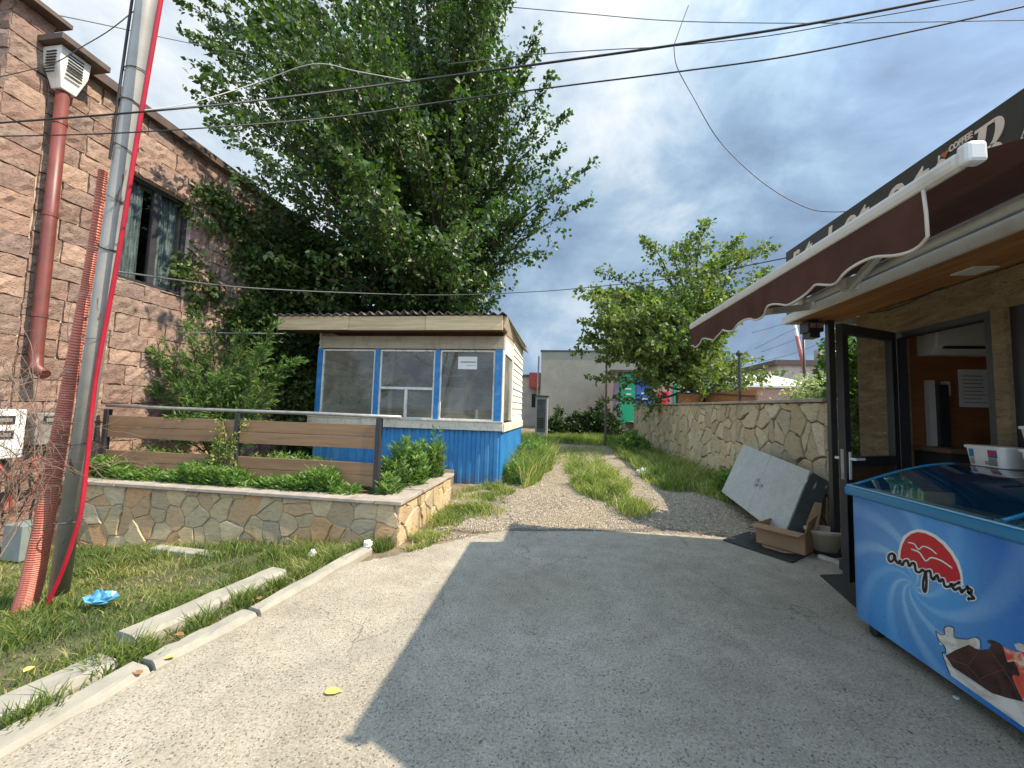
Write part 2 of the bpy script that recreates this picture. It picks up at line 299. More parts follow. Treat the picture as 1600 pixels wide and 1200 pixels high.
# foliage
m['mulberry'] = foliage('mulberry_leaf', [(.028, .060, .014), (.048, .092, .02), (.036, .075, .016), (.07, .125, .026), (.11, .165, .04)], .42, .30, spec=.5)
m['walnut'] = foliage('walnut_leaf', [(.05, .082, .022), (.085, .13, .032), (.115, .165, .042), (.165, .215, .056), (.27, .29, .10)], .5, .35)
m['juniper'] = foliage('juniper_needle', [(.05, .10, .025), (.08, .145, .035), (.12, .20, .045), (.17, .25, .055)], .6, .25)
m['cover'] = foliage('cover_leaf', [(.05, .11, .025), (.08, .155, .032), (.12, .21, .045), (.18, .27, .07)], .4, .35)
m['ivy'] = foliage('climber_leaf', [(.03, .06, .015), (.05, .09, .02), (.07, .12, .028), (.11, .14, .04)], .45, .25)
m['hedge'] = foliage('hedge_leaf', [(.022, .045, .014), (.035, .065, .018), (.05, .085, .022)], .5, .25)
m['pale'] = foliage('pale_blossom_leaf', [(.10, .16, .05), (.17, .23, .09), (.35, .38, .22), (.5, .5, .36)], .6, .3)
m['grass'] = foliage('grass_blade', [(.055, .095, .022), (.09, .14, .03), (.14, .19, .04), (.21, .235, .06), (.38, .33, .15)], .6, .35)
m['weed'] = foliage('tall_weed', [(.06, .11, .025), (.11, .17, .035), (.18, .24, .05), (.28, .31, .09), (.48, .42, .22)], .6, .4)
m['bark'] = simple('bark', (.10, .08, .06), .95, .35, 12, .8, 40); m['twig'] = simple('twig', (.22, .15, .11), .9, .35, 12, .3, 40)
m['paper'] = simple('paper', (.70, .69, .64), .8, .06, 6, .05, 30); m['ink'] = simple('ink', (.03, .03, .035), .8, .1)
m['cardboard'] = simple('cardboard', (.33, .205, .115), .85, .12, 4, .1, 60); m['white_paint'] = simple('white_paint', (.68, .66, .60), .5, .08, 5, .08, 50, dirt=((.3, .26, .2), .35))
m['plastic_white'] = simple('white_plastic', (.72, .73, .72), .35, .04); m['rubber'] = simple('black_rubber', (.022, .022, .023), .7, .3, 8, .4, 90)

# ================================================================== STRUCTURE: ground, drive, gravel
def grid_sheet(name, xs, ys, zf, mat, **tags):
    V = [(x, y, zf(x, y)) for y in ys for x in xs]; nx = len(xs)
    F = [(j*nx+i, j*nx+i+1, (j+1)*nx+i+1, (j+1)*nx+i) for j in range(len(ys)-1) for i in range(nx-1)]
    return npmesh(name, V, F, mat, smooth=True, **tags)
def hn(x, y): return .5*math.sin(x*3.1+1.7*math.sin(y*2.3))+.5*math.sin(y*4.3+1.1*math.sin(x*1.9))
xs = [-1500, -400, -100, -40, -20, -12, -8] + list(np.arange(-6.5, 6.6, .25)) + [8, 12, 20, 40, 100, 400, 1500]
ys = [-1500, -300, -60, -20, -10] + list(np.arange(-5, 20.1, .25)) + [22, 26, 32, 45, 80, 200, 600, 1500]
def gsurf(x, y):
    if x > -2.25 and y < 4.4: return -.03
    return gz(x, y) + (.012*hn(x, y) if abs(x) < 7 and y > 4.9 or x < -2.4 else 0)
grid_sheet('ground', xs, ys, gsurf, m['dirt'], kind='structure')
# concrete drive with a broken far edge
edge = [(-2.2,-6), (-2.2,1.2), (-2.03,2.2), (-1.86,3.3), (-1.5,3.62), (-1.28,3.95), (-.95,4.32), (-.62,4.58), (-.25,4.66), (.2,4.78), (.62,4.86), (1.0,4.93), (1.3,5.02), (1.62,4.98), (1.95,4.92), (2.3,4.86), (3.2,4.9), (3.2,-6)]
pts = []
for i in range(len(edge)):
    a, b = Vector(edge[i]), Vector(edge[(i+1) % len(edge)]); n = 14 if 3 <= i <= 15 else 1
    for k in range(n):
        p = a.lerp(b, k/n); 
        if n > 1: p += Vector((random.gauss(0, .012), random.gauss(0, .016)))
        pts.append((p.x, p.y, 0))
b = MB(); b.poly(pts, (0,0,1), .06); b.build('driveway', m['concrete'], kind='structure')
gx = list(np.arange(-1.6, 3.01, .12)); gy = list(np.arange(4.45, 17.6, .12))
grid_sheet('gravel_path', gx, gy, lambda x, y: gsurf(x, y)+.006 - (.05 if y < 4.5 else 0)*1, m['gravel'], kind='structure')

lx = list(np.arange(-6.0, -2.26, .2)); ly = list(np.arange(.2, 3.9, .2))
grid_sheet('lawn', lx, ly, lambda x, y: gsurf(x, y)+.006, simple('lawn_soil', (.085, .085, .04), .95, .45, 5, .8, 40, dirt=((.20, .16, .10), .7)), kind='structure')
# ================================================================== flagstone generator
def clip(poly, nx, ny, d):
    out = []
    for i in range(len(poly)):
        a, b_ = poly[i], poly[(i+1) % len(poly)]; da = a[0]*nx+a[1]*ny-d; db = b_[0]*nx+b_[1]*ny-d
        if da <= 0: out.append(a)
        if da*db < 0: t = da/(da-db); out.append((a[0]+(b_[0]-a[0])*t, a[1]+(b_[1]-a[1])*t))
    return out
def flagstones(u0, u1, v0f, v1f, size, gap, depth, mp, rnd, jit=.6):
    """irregular stones over u0..u1, v0f(u)..v1f(u); mp(u,v,d) gives the world point"""
    P = []; u = u0-size; row = 0
    v0 = min(v0f(u0), v0f(u1)); v1 = max(v1f(u0), v1f(u1))
    while u < u1+size:
        v = v0-size
        while v < v1+size:
            P.append((u+rnd.uniform(-jit, jit)*size, v+rnd.uniform(-jit, jit)*size+(size/2 if row % 2 else 0))); v += size*rnd.uniform(.75, 1.2)
        u += size*rnd.uniform(.85, 1.25); row += 1
    mb = MB()
    for i, p in enumerate(P):
        poly = [(u0, v0f(u0)), (u1, v0f(u1)), (u1, v1f(u1)), (u0, v1f(u0))]
        poly = clip(clip(clip(clip(poly, 1, 0, p[0]+size*1.5), -1, 0, -(p[0]-size*1.5)), 0, 1, p[1]+size*1.5), 0, -1, -(p[1]-size*1.5))
        for q in P:
            if q is p or abs(q[0]-p[0]) > 2.6*size or abs(q[1]-p[1]) > 2.6*size: continue
            nx, ny = q[0]-p[0], q[1]-p[1]; poly = clip(poly, nx, ny, (q[0]**2+q[1]**2-p[0]**2-p[1]**2)/2)
            if len(poly) < 3: break
        if len(poly) < 3: continue
        cx = sum(a[0] for a in poly)/len(poly); cy = sum(a[1] for a in poly)/len(poly)
        pl = []
        for k in range(len(poly)):
            a, b_ = poly[k], poly[(k+1) % len(poly)]; L = math.dist(a, b_)
            if L < .012: continue
            n = max(1, int(L/(size*.28)))
            for t in range(n):
                j = .035*size if t else 0
                pl.append((a[0]+(b_[0]-a[0])*t/n+rnd.gauss(0, j), a[1]+(b_[1]-a[1])*t/n+rnd.gauss(0, j)))
        if len(pl) < 3: continue
        r = max(math.dist(a, (cx, cy)) for a in pl)
        if r < .03: continue
        def ring(sh, d, dj=0):
            o = []
            for a in pl:
                dd = max(1e-4, math.dist(a, (cx, cy))); f = max(.2, 1-sh/dd); o.append(mp(cx+(a[0]-cx)*f, cy+(a[1]-cy)*f, d+tx*(a[0]-cx)+ty*(a[1]-cy)))
            return o
        tx, ty = rnd.gauss(0, .022), rnd.gauss(0, .022); dp = depth*rnd.uniform(.55, 1.6); n = len(pl)
        vs = ring(gap, -.01)+ring(gap, dp*.6)+ring(gap+.011, dp)
        fs = [(k, (k+1) % n, n+(k+1) % n, n+k) for k in range(n)]+[(n+k, n+(k+1) % n, 2*n+(k+1) % n, 2*n+k) for k in range(n)]+[tuple(range(2*n, 3*n))]
        mb.add(vs, fs, rnd.random())
    return mb
# ================================================================== planter wall with cap (left)
R1 = random.Random(5)
pw = thing('planter_wall', (-3.8, 3.85, -.2), 'low flagstone planter wall with pale cap slabs in front of the fence', 'retaining wall')
b = MB(); b.box(-6.0, -1.69, 3.86, 4.02, -.6, .40); b.box(-1.85, -1.69, 4.02, 5.7, -.3, .40); b.build('wall_core', m['mortar'], pw)
vb = lambda u: gz(u, 3.8)-.08
flagstones(-6.0, -1.665, vb, lambda u: .40, .215, .0045, .016, lambda u, v, d: (u, 3.862-d, v), R1).build('front_stonework', m['flag'], pw)
flagstones(3.85, 5.68, lambda u: -.06, lambda u: .40, .24, .007, .018, lambda u, v, d: (-1.692+d, u, v), R1).build('side_stonework', m['flag'], pw)
x = -6.0
while x < -1.95:
    w = min(R1.uniform(.75, 1.0), -1.93-x)
    if -1.93-x-w < .3: w = -1.93-x
    b = MB(); b.box(x+.003, x+w-.003, 3.80+R1.uniform(-.006, .006), 4.06, .402, .436+R1.uniform(0, .006)); b.build('cap_slab', m['cap'], pw, bevel=.006); x += w
y = 3.795
for w in (.62, .66, .62):
    b = MB(); b.box(-1.93+.002, -1.635, y+.003, y+w-.003, .402, .440); b.build('cap_slab', m['cap'], pw, bevel=.006); y += w
b = MB(); b.box(-6.0, -1.86, 4.03, 6.45, -.2, .37); b.build('planter_soil', m['dirt'], kind='structure')
b = MB(); b.obox((-2.02, 5.05, .455), (.14, .02, 0), (-.01, .09, 0), (0, 0, .018)); o = b.build('paving_slab', m['cap'], bevel=.005); setp(o, 'small loose stone slab lying on the corner of the planter cap', 'slab')
b = MB(); b.obox((-3.75, 3.52, gz(-3.75, 3.52)+.03), (.42, -.02, 0), (0, .06, 0), (0, 0, .03)); b.build('concrete_strip', m['kerb'], bevel=.01, label='thin pale concrete strip in the grass at the foot of the planter', cat='strip')

# ================================================================== fence
FY = 4.2
fe = thing('slat_fence', (-3.95, FY, .43), 'low fence of brown composite boards with a grey pipe handrail', 'fence')
for xx in (-5.83, -3.94, -2.12):
    b = MB(); b.box(xx-.03, xx+.03, FY-.03, FY+.03, .40, 1.27); b.build('post', m['charcoal'], fe, bevel=.003)
b = MB(); b.tube([(-5.86, FY, 1.315), (-4.9, FY, 1.305), (-3.94, FY, 1.302), (-2.9, FY, 1.30), (-1.86, FY+.0, 1.288)], .021, 12); b.build('handrail', m['galv'], fe, smooth=True)
for x0, x1 in ((-5.795, -3.975), (-3.905, -2.155)):
    for z0, z1 in ((1.055, 1.19), (.915, 1.05), (.62, .755), (.49, .615)):
        b = MB(); b.box(x0, x1, FY-.012, FY+.012, z0, z1); b.build('board', m['board'], fe, bevel=.003)

# ================================================================== kerb stones
def kerb(x0, y0, x1, y1, w, top, label):
    a = Vector((x0, y0, 0)); e = Vector((x1, y1, 0)); d = (e-a); L = d.length; d.normalize(); s = Vector((-d.y, d.x, 0)); b = MB(); n = 10; vs = []
    for i in range(n+1):
        p = a+d*L*i/n; j = random.gauss(0, .004)
        for u, v in ((0, -.15), (0, top-.03), (-.018, top-.004), (-.035, top), (-w+.02, top), (-w, top-.015), (-w, -.15)):
            vs.append(p - s*u*-1*-1 + Vector((0, 0, v)) + s*(-u)*2*0 + s*j) if False else vs.append(p + s*(-u) + Vector((0, 0, v + (random.gauss(0, .003) if v > 0 else 0))) + s*j)
    k = 7; fs = [(i*k+q, i*k+q+1, (i+1)*k+q+1, (i+1)*k+q) for i in range(n) for q in range(k-1)] + [tuple(range(k)), tuple(n*k+q for q in range(k))[::-1]]
    b.add(vs, fs); return b.build('kerb_stone', m['kerb'], loc=(x0, y0, 0), label=label, cat='kerb', group='concrete kerb stones beside the drive')
kerb(-2.27, -1.0, -2.19, .72, .15, .03, 'kerb stone at the bottom left corner of the view, mostly outside the frame')
kerb(-2.19, .74, -2.075, 1.80, .15, .035, 'low kerb stone along the drive, nearest of the front row')
kerb(-2.07, 1.82, -1.96, 2.36, .14, .04, 'short kerb stone along the drive with a cracked end, middle of the front row')
kerb(-1.955, 2.38, -1.83, 3.62, .11, .05, 'longest kerb stone along the drive, ending by white litter near the planter corner')
kerb(-2.53, .3, -2.27, 1.80, .20, .045, 'displaced wide kerb slab in the grass at lower left, set back from the drive')
kerb(-2.43, 2.0, -2.26, 3.0, .17, .035, 'displaced wide kerb slab in the middle of the lawn, set back from the drive')

# ================================================================== left tuff building
BX = -6.0
by0 = Wp(14, 60, x=BX).y; ystep = Wp(84, 75, x=BX).y; ztop1 = Wp(84, 40, x=BX).z; ztop2 = Wp(300, 228, x=BX).z
ywin0 = Wp(193, 350, x=BX).y; ywin1 = Wp(298, 380, x=BX).y; zw0 = Wp(293, 467, x=BX).z+.02; zw1 = Wp(260, 296, x=BX).z
BYE = 10.5
tb = thing('tuff_building', (BX, 6, -.3), 'pink tuff block building with a dark window and brown metal roof edge', 'building')
b = MB()
b.box(BX-.4, BX-.03, by0+.02, ystep, -.7, ztop1-.02); b.box(BX-.4, BX-.03, ystep, ywin0, -.7, ztop2-.02); b.box(BX-.4, BX-.03, ywin0, ywin1, -.7, zw0); b.box(BX-.4, BX-.03, ywin0, ywin1, zw1, ztop2-.02); b.box(BX-.4, BX-.03, ywin1, BYE, -.7, ztop2-.02)
b.box(-14, BX-.4, by0+.02, by0+.3, -.7, ztop1-.02); b.box(-14, BX-.4, BYE-.3, BYE, -.7, ztop2-.02)
b.build('mortar_wall', m['tuff_mortar'], tb)
def blocks(u0, u1, zt, holes, mp, rnd):
    mb = MB(); z = -.55
    while z < zt:
        h = rnd.uniform(.205, .265); z1 = min(z+h, zt)
        u = u0; first = rnd.uniform(.2, .5)
        while u < u1-.01:
            w = first if first else rnd.uniform(.24, .56); first = None; e = min(u+w, u1)
            if u1-e < .12: e = u1
            segs = [(u, e, z, z1)]
            for (a, c, p, q) in holes:
                ns = []
                for (s0, s1, t0, t1) in segs:
                    if s1 <= a or s0 >= c or t1 <= p or t0 >= q: ns.append((s0, s1, t0, t1)); continue
                    if s0 < a: ns.append((s0, a, t0, t1))
                    if s1 > c: ns.append((c, s1, t0, t1))
                    if t0 < p: ns.append((max(s0, a), min(s1, c), t0, p))
                    if t1 > q: ns.append((max(s0, a), min(s1, c), q, t1))
                segs = ns
            for (s0, s1, t0, t1) in segs:
                if s1-s0 < .04 or t1-t0 < .03: continue
                gpx = rnd.uniform(.003, .012); gpz = rnd.uniform(.002, .011); d = rnd.uniform(0, .009); col = rnd.random(); n = 5
                NU, NV = max(2, int((s1-s0)/.06)), max(2, int((t1-t0)/.06)); vs = []; T = rnd.gauss(0, .02)
                for j in range(NV+1):
                    for i in range(NU+1):
                        ed = i in (0, NU) or j in (0, NV)
                        uu = s0+gpx+(s1-s0-2*gpx)*i/NU; vv = t0+gpz+(t1-t0-2*gpz)*j/NV
                        if ed: uu += rnd.gauss(0, .005); vv += rnd.gauss(0, .005)
                        vs.append(mp(uu, vv, d+(rnd.gauss(-.003, .003) if ed else rnd.gauss(.004, .007))+T*(uu-s0)))
                base = len(vs); W1 = NU+1
                fs = [(j*W1+i, j*W1+i+1, (j+1)*W1+i+1, (j+1)*W1+i) for j in range(NV) for i in range(NU)]
                rim = [i for i in range(W1)]+[j*W1+NU for j in range(1, NV+1)]+[NV*W1+i for i in range(NU-1, -1, -1)]+[j*W1 for j in range(NV-1, 0, -1)]
                cu, cv = (s0+s1)/2, (t0+t1)/2; back = []
                bb = []
                for r in rim:
                    j, i = divmod(r, W1); bb.append(mp(s0+gpx+(s1-s0-2*gpx)*i/NU, t0+gpz+(t1-t0-2*gpz)*j/NV, -.05))
                vs += bb; nr = len(rim)
                fs += [(rim[q], base+q, base+(q+1) % nr, rim[(q+1) % nr]) for q in range(nr)]
                mb.add(vs, fs, col)
            u = e
        z = z1
    return mb
R2 = random.Random(3)
blocks(by0, ystep, ztop1, [], lambda u, v, d: (BX+d, u, v), R2).build('corner_blocks', m['tuff'], tb, smooth=False)
blocks(ystep, BYE, ztop2, [(ywin0, ywin1, zw0, zw1)], lambda u, v, d: (BX+d, u, v), R2).build('side_blocks', m['tuff'], tb)
blocks(-12, BX, ztop1, [], lambda u, v, d: (u, by0-d, v), R2).build('end_blocks', m['tuff'], tb)
b = MB(); b.box(-14, BX+.16, by0-.15, ystep+.05, ztop1, ztop1+.05); b.box(-14, BX+.10, ystep+.05, BYE+.1, ztop2, ztop2+.035); b.box(BX+.085, BX+.11, ystep+.05, BYE+.1, ztop2-.07, ztop2+.05); b.build('roof_edge', m['brown_metal'], tb)
b = MB(); b.box(BX-.1, BX+.05, ywin1+.6, BYE, ztop2+.05, ztop2+.12)
wi = MB(); t = .06
wx = BX-.10
wi.box(wx-.05, wx, ywin0, ywin0+t, zw0, zw1); wi.box(wx-.05, wx, ywin1-t, ywin1, zw0, zw1); wi.box(wx-.05, wx, ywin0+t, ywin1-t, zw0, zw0+t); wi.box(wx-.05, wx, ywin0+t, ywin1-t, zw1-t, zw1)
ym = (ywin0+ywin1)/2; wi.box(wx-.045, wx+.005, ym-.045, ym+.045, zw0+t, zw1-t)
win = wi.build('window', m['charcoal'], tb)
for a_, c_ in ((ywin0+t, ym-.045), (ym+.045, ywin1-t)): b = MB(); b.add([(wx-.027, a_, zw0+t), (wx-.027, c_, zw0+t), (wx-.027, c_, zw1-t), (wx-.027, a_, zw1-t)], [(0,1,2,3)]); b.build('pane', m['glass'], win)
g = G('curtain'); cc = g.ramp(g.noise(9, 5, .6, 0, g.map((1, 5, .4))), (.35, (.05, .065, .065)), (.65, (.22, .25, .25))); m['curtain'] = g.fin(cc, .9, g.bump(g.vor(30), .5, .01))
for a0, a1 in ((ywin0+.08, ym-.12), (ym+.12, ywin1-.1)):
    b = MB(); n = 40; vs = []
    for i in range(n+1):
        yy = a0+(a1-a0)*i/n; dx = .02*math.sin(i*1.3)+.01*math.sin(i*2.9); vs += [(wx-.12+dx, yy, zw0+.02), (wx-.12+dx, yy, zw1-.02)]
    b.add(vs, [(2*i, 2*i+1, 2*i+3, 2*i+2) for i in range(n)]); b.build('curtain', m['curtain'], win, smooth=True)
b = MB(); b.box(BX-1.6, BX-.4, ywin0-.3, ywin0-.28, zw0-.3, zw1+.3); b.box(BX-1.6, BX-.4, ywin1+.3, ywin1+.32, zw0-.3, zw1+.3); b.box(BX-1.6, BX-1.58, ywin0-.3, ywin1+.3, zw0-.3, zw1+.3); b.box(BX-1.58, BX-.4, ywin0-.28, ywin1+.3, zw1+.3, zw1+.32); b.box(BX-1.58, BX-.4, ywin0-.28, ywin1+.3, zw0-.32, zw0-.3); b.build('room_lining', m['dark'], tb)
# drainpipe with hopper
yp = Wp(95, 175, x=BX+.12).y; zt_ = Wp(97, 140, x=BX+.12).z; yb = Wp(52, 590, x=BX+.12).y
dp = thing('drainpipe', (BX+.12, yp, 0), 'rusty red drainpipe with pale slotted hopper head on the tuff wall', 'drainpipe')
zb_ = Wp(52, 585, x=BX+.12).z
b = MB(); b.tube([(BX+.12, yp, zt_), (BX+.12, (yp+yb)/2, (zt_+zb_)/2), (BX+.12, yb, zb_+.25), (BX+.14, yb, zb_+.08), (BX+.26, yb, zb_)], .058, 14); b.build('pipe', m['drain'], dp, smooth=True)
for f in (.12, .45, .8): b = MB(); zc = zt_+(zb_-zt_)*f; b.tube([(BX+.12, yp+(yb-yp)*f, zc-.02), (BX+.12, yp+(yb-yp)*f, zc+.02)], .064, 14); b.build('bracket', m['drain'], dp)
b = MB(); hz = zt_; c0 = (BX+.14, yp, 0)
def frus(b, x, y, z0, z1, a0, c0, a1, c1):
    vs = [(x-a0, y-c0, z0), (x+a0, y-c0, z0), (x+a0, y+c0, z0), (x-a0, y+c0, z0), (x-a1, y-c1, z1), (x+a1, y-c1, z1), (x+a1, y+c1, z1), (x-a1, y+c1, z1)]
    b.add(vs, [(0,3,2,1),(4,5,6,7),(0,1,5,4),(1,2,6,5),(2,3,7,6),(3,0,4,7)])
frus(b, BX+.13, yp, hz-.03, hz+.22, .07, .07, .12, .13); frus(b, BX+.13, yp, hz+.22, hz+.42, .12, .13, .13, .14); hop = b.build('hopper', m['white_paint'], dp, bevel=.006)
for k in range(8): b = MB(); b.box(BX+.13-.07, BX+.13+.07, yp-.143+.0, yp-.138, hz+.10+k*.035, hz+.115+k*.035); b.build('slot', m['dark'], hop); b = MB(); b.box(BX+.255, BX+.262, yp-.07, yp+.07, hz+.12+k*.035, hz+.135+k*.035); b.build('slot', m['dark'], hop)
b = MB(); b.box(BX-.02, BX+.36, yp-.2, yp+.26, hz+.43, hz+.50); b.build('hopper_cover', m['brown_metal'], hop, bevel=.004)
# wall meters
def meter(y, z, w, h, mt, label, win):
    r = thing('electric_meter', (BX+.03, y, z), label, 'meter', 'electric meter boxes on the tuff wall')
    b = MB(); b.box(BX+.03, BX+.17, y-w/2, y+w/2, z, z+h); b.build('case', mt, r, bevel=.01)
    for k in range(win):
        zc = z+h*(.78-.3*k); b = MB(); b.box(BX+.171, BX+.176, y-w*.28, y+w*.2, zc-.045, zc+.045); b.build('dial_window', m['dark'], r)
        b = MB(); b.box(BX+.177, BX+.18, y-w*.2, y+w*.12, zc-.02, zc+.02); b.build('dial', m['galv'], r)
meter(3.30, .74, .30, .52, m['plastic_white'], 'white electric meter box with two dials at the left edge', 2)
meter(3.66, .86, .26, .36, m['galv'], 'grey weathered electric meter box right of the white one', 1)
b = MB()
for k in range(7):
    y = 3.15+k*.1; p = [(BX+.1+.08*random.random(), y+random.uniform(-.1, .1), .72+random.uniform(-.02, .05)) , (BX+.2+.1*random.random(), y+.08, .6-random.random()*.12), (BX+.15, y+.2*random.random(), .5), (BX+.1, y+.1, .1)]
    b.tube(spline(p), .012, 6)
b.build('meter_cables', simple('cable_red', (.26, .05, .035), .6, .3), label='bundle of red cables looping under the electric meters', cat='cable')
b = MB(); b.tube([(BX+.05, 3.02, -.2), (BX+.05, 3.02, 1.7)], .03, 8); b.tube([(BX+.05, 4.02, .9), (BX+.05, 4.0, 1.35), (BX+.05, 3.97, 1.75)], .028, 8); b.build('wall_conduit', m['conduit'], smooth=True, label='short orange conduit pipes clipped to the tuff wall behind the utility pole', cat='conduit')
b = MB(); q = Wp(27, 845, y=3.35); b.box(q.x-.11, q.x+.13, 3.3, 3.5, q.z-.19, q.z+.17); b.build('junction_box', simple('greygreen_box', (.19, .22, .205), .6, .12), bevel=.008, label='grey green metal box on the ground left of the utility pole', cat='box')

# ================================================================== utility pole, conduits
PB = Vector((-3.84, 2.52, -.25)); PT = Vector((-2.97, 2.12, 4.6))
PB = Wp(92, 925, y=2.5); PT = Wp(228, 5, y=2.12); dirp = (PT-PB).normalized(); PE = PB+dirp*6.4
up_ = thing('utility_pole', PB, 'leaning grey steel utility pole with conduits strapped to it', 'pole')
b = MB(); b.tube([PB, PB+dirp*2.2, PB+dirp*4.2, PE], [.056, .053, .053, .052], 28); b.build('shaft', m['pole'], up_, smooth=True)
def along(px, py):  # point on pole axis whose picture height is py
    best = min((abs((lambda q: 600-FPX*(q-Vector((0,0,CAMH))).dot(CU)/(q-Vector((0,0,CAMH))).dot(fw))(PB+dirp*t/100*6.4)-py), t) for t in range(0, 101))[1]; return PB+dirp*best/100*6.4
side = dirp.cross(Vector((0,0,1))).normalized(); view = (PB+dirp*2-Vector((0,0,CAMH))).normalized(); rt = dirp.cross(-view).normalized()
if rt.dot(CR) < 0: rt = -rt
fr_ = rt.cross(dirp); fr_ = fr_ if fr_.dot(view) < 0 else -fr_
for k, t in enumerate((.55, 1.15, 1.95, 2.6, 2.95, 3.3, 3.62, 3.85, 4.6)):
    b = MB(); c0 = PB+dirp*t; n = 24; ex = .02 if k < 3 else .003
    pp = [c0+rt*math.cos(a)*(.056+ex)+fr_*math.sin(a)*(.058+ex*.6)+dirp*(.02*math.sin(a+k)) for a in [2*math.pi*i/n for i in range(n+1)]]
    b.tube(pp, .003 if k % 3 else .0045, 5); b.build('strap', m['blackwire'] if k % 2 else m['greywire'], up_)
# thick ribbed conduit on the left of the pole
cp = [Wp(36, 958, y=2.44), Wp(52, 900, y=2.44), Wp(72, 800, y=2.43), Wp(90, 700, y=2.42), Wp(108, 600, y=2.40), Wp(129, 480, y=2.37), Wp(146, 380, y=2.33), Wp(161, 266, y=2.28)]
cp = spline(cp, 56); b = MB(); rr = []
for i in range(len(cp)): f = i/len(cp); base = float(np.interp(f, [0, .14, .28, .45, .6, .75, 1], [.066, .060, .052, .047, .038, .030, .024])); rr.append(base+(.0035 if i % 2 else -.002))
b.tube(cp, rr, 16); b.build('ribbed_conduit', m['conduit'], loc=cp[0], label='thick orange ribbed conduit strapped to the left side of the pole', cat='conduit')
rp = [Wp(72, 948, y=2.42), Wp(94, 900, y=2.42), Wp(112, 850, y=2.41), Wp(127, 795, y=2.40), Wp(138, 700, y=2.38), Wp(150, 590, y=2.34), Wp(183, 410, y=2.26), Wp(216, 205, y=2.17), Wp(252, -5, y=2.07), Wp(266, -90, y=2.03)]
rp = spline(rp, 8); b = MB(); b.tube(rp, .0135, 10); b.build('red_conduit', m['redpipe'], loc=rp[0], smooth=True, label='thin bright red pipe running up the right side of the pole', cat='conduit')
b = MB(); b.tube(spline([PB+dirp*3.2-rt*.062+fr_*.02, PB+dirp*4.2-rt*.066, PB+dirp*5.2-rt*.066, PB+dirp*6-rt*.06]), .008, 8); b.build('pole_cable', m['blackwire'], loc=PB, label='black cable running up the left side of the pole', cat='cable')

# ================================================================== kiosk
KY, KXR, KXL, KB, KZ = 6.5, -1.08, -4.52, 9.35, .13
zk = lambda px, py, yy=KY: Wp(px, py, y=yy).z
zs0, zs1 = zk(784, 674, 6.44), zk(784, 659, 6.44); zb0, zb1 = zk(785, 546), zk(785, 526)
ks = thing('kiosk', ((KXR+KXL)/2, KY, KZ), 'small blue and white kiosk with corrugated skirt, big windows and flat corrugated roof', 'kiosk')
def corr(b, p0, p1, z0, z1, pitch, dep, nrm):
    p0, p1, nrm = Vector(p0), Vector(p1), Vector(nrm); L = (p1-p0).length; d = (p1-p0)/L; s = 0; vs = []; prof = ((0, 0), (.38, 0), (.5, 1), (.88, 1))
    k = 0
    while True:
        done = False
        for a, c in prof:
            s = (k+a)*pitch
            if s > L: s = L; done = True
            vs += [p0+d*s+nrm*dep*c+Vector((0,0,z0)), p0+d*s+nrm*dep*c+Vector((0,0,z1))]
            if done: break
        if done: break
        k += 1
    n = len(vs)//2; b.add(vs, [(2*i, 2*i+2, 2*i+3, 2*i+1) for i in range(n-1)]); return b
b = MB(); corr(b, (KXL, KY, 0), (KXR, KY, 0), KZ-.1, zs0, .155, -.022, (0, 1, 0)); b.build('front_skirt', m['blue'], ks)
b = MB(); corr(b, (KXR, KY, 0), (KXR, KB, 0), KZ-.1, zs0, .155, .022, (1, 0, 0)); b.build('side_skirt', m['blue'], ks)
b = MB(); corr(b, (KXL, KB, 0), (KXL, KY, 0), KZ-.1, zs0, .155, .022, (-1, 0, 0)); b.build('side_skirt', m['blue'], ks)
b = MB(); b.box(KXL-.12, KXR+.035, KY-.075, KY-.035, zs0, zs1-.02); b.box(KXL-.12, KXR+.035, KY-.09, KY+.06, zs1-.02, zs1); b.box(KXR+.02, KXR+.06, KY-.035, KB+.02, zs0-.015, zs1-.025); b.build('sill_board', m['white_wood'], ks, bevel=.003)
def kx(px, py=600): return Wp(px, py, y=KY).x
posts = [kx(499, 598), kx(589, 598), kx(683, 598), kx(779, 598)]
for i, xx in enumerate(posts):
    w = .045 if i < 3 else .065; xx = xx if i < 3 else KXR-.07
    b = MB(); b.box(xx-w, xx+w, KY-.03, KY+.06, zs1, zb0); b.build('post', m['bluepost'], ks, bevel=.004)
posts[3] = KXR-.07
b = MB(); b.box(KXR-.004, KXR+.01, KY-.025, KY+.07, zs1, zb0); b.build('post_edge', m['white_wood_z'], ks)
b = MB(); b.box(KXL+.02, KXR+.015, KY-.035, KY+.07, zb0, zb1); b.build('beam', m['beam'], ks, bevel=.004)
def kwin(x0, x1, mull=False):
    f = MB(); t = .03; z0, z1 = zs1+.003, zb0-.02
    f.box(x0, x0+t, KY-.01, KY+.03, z0, z1); f.box(x1-t, x1, KY-.01, KY+.03, z0, z1); f.box(x0+t, x1-t, KY-.01, KY+.03, z0, z0+t*.8); f.box(x0+t, x1-t, KY-.01, KY+.03, z1-t, z1)
    if mull: zm = z0+(z1-z0)*.435; f.box(x0+t, x1-t, KY-.02, KY+.03, zm-.022, zm+.022); xm = x0+(x1-x0)*.5; f.box(xm-.025, xm+.025, KY-.018, KY+.028, z0+t*.8, zm-.022)
    fo = f.build('window', m['white_wood_z'], ks); p = MB(); p.add([(x0+t, KY+.014, z0+t*.8), (x1-t, KY+.014, z0+t*.8), (x1-t, KY+.014, z1-t), (x0+t, KY+.014, z1-t)], [(0,1,2,3)]); p.build('pane', m['dusty'], fo); return fo
kwin(posts[0]+.046, posts[1]-.046); kwin(posts[1]+.046, posts[2]-.046, True); kwin(posts[2]+.046, posts[3]-.066)
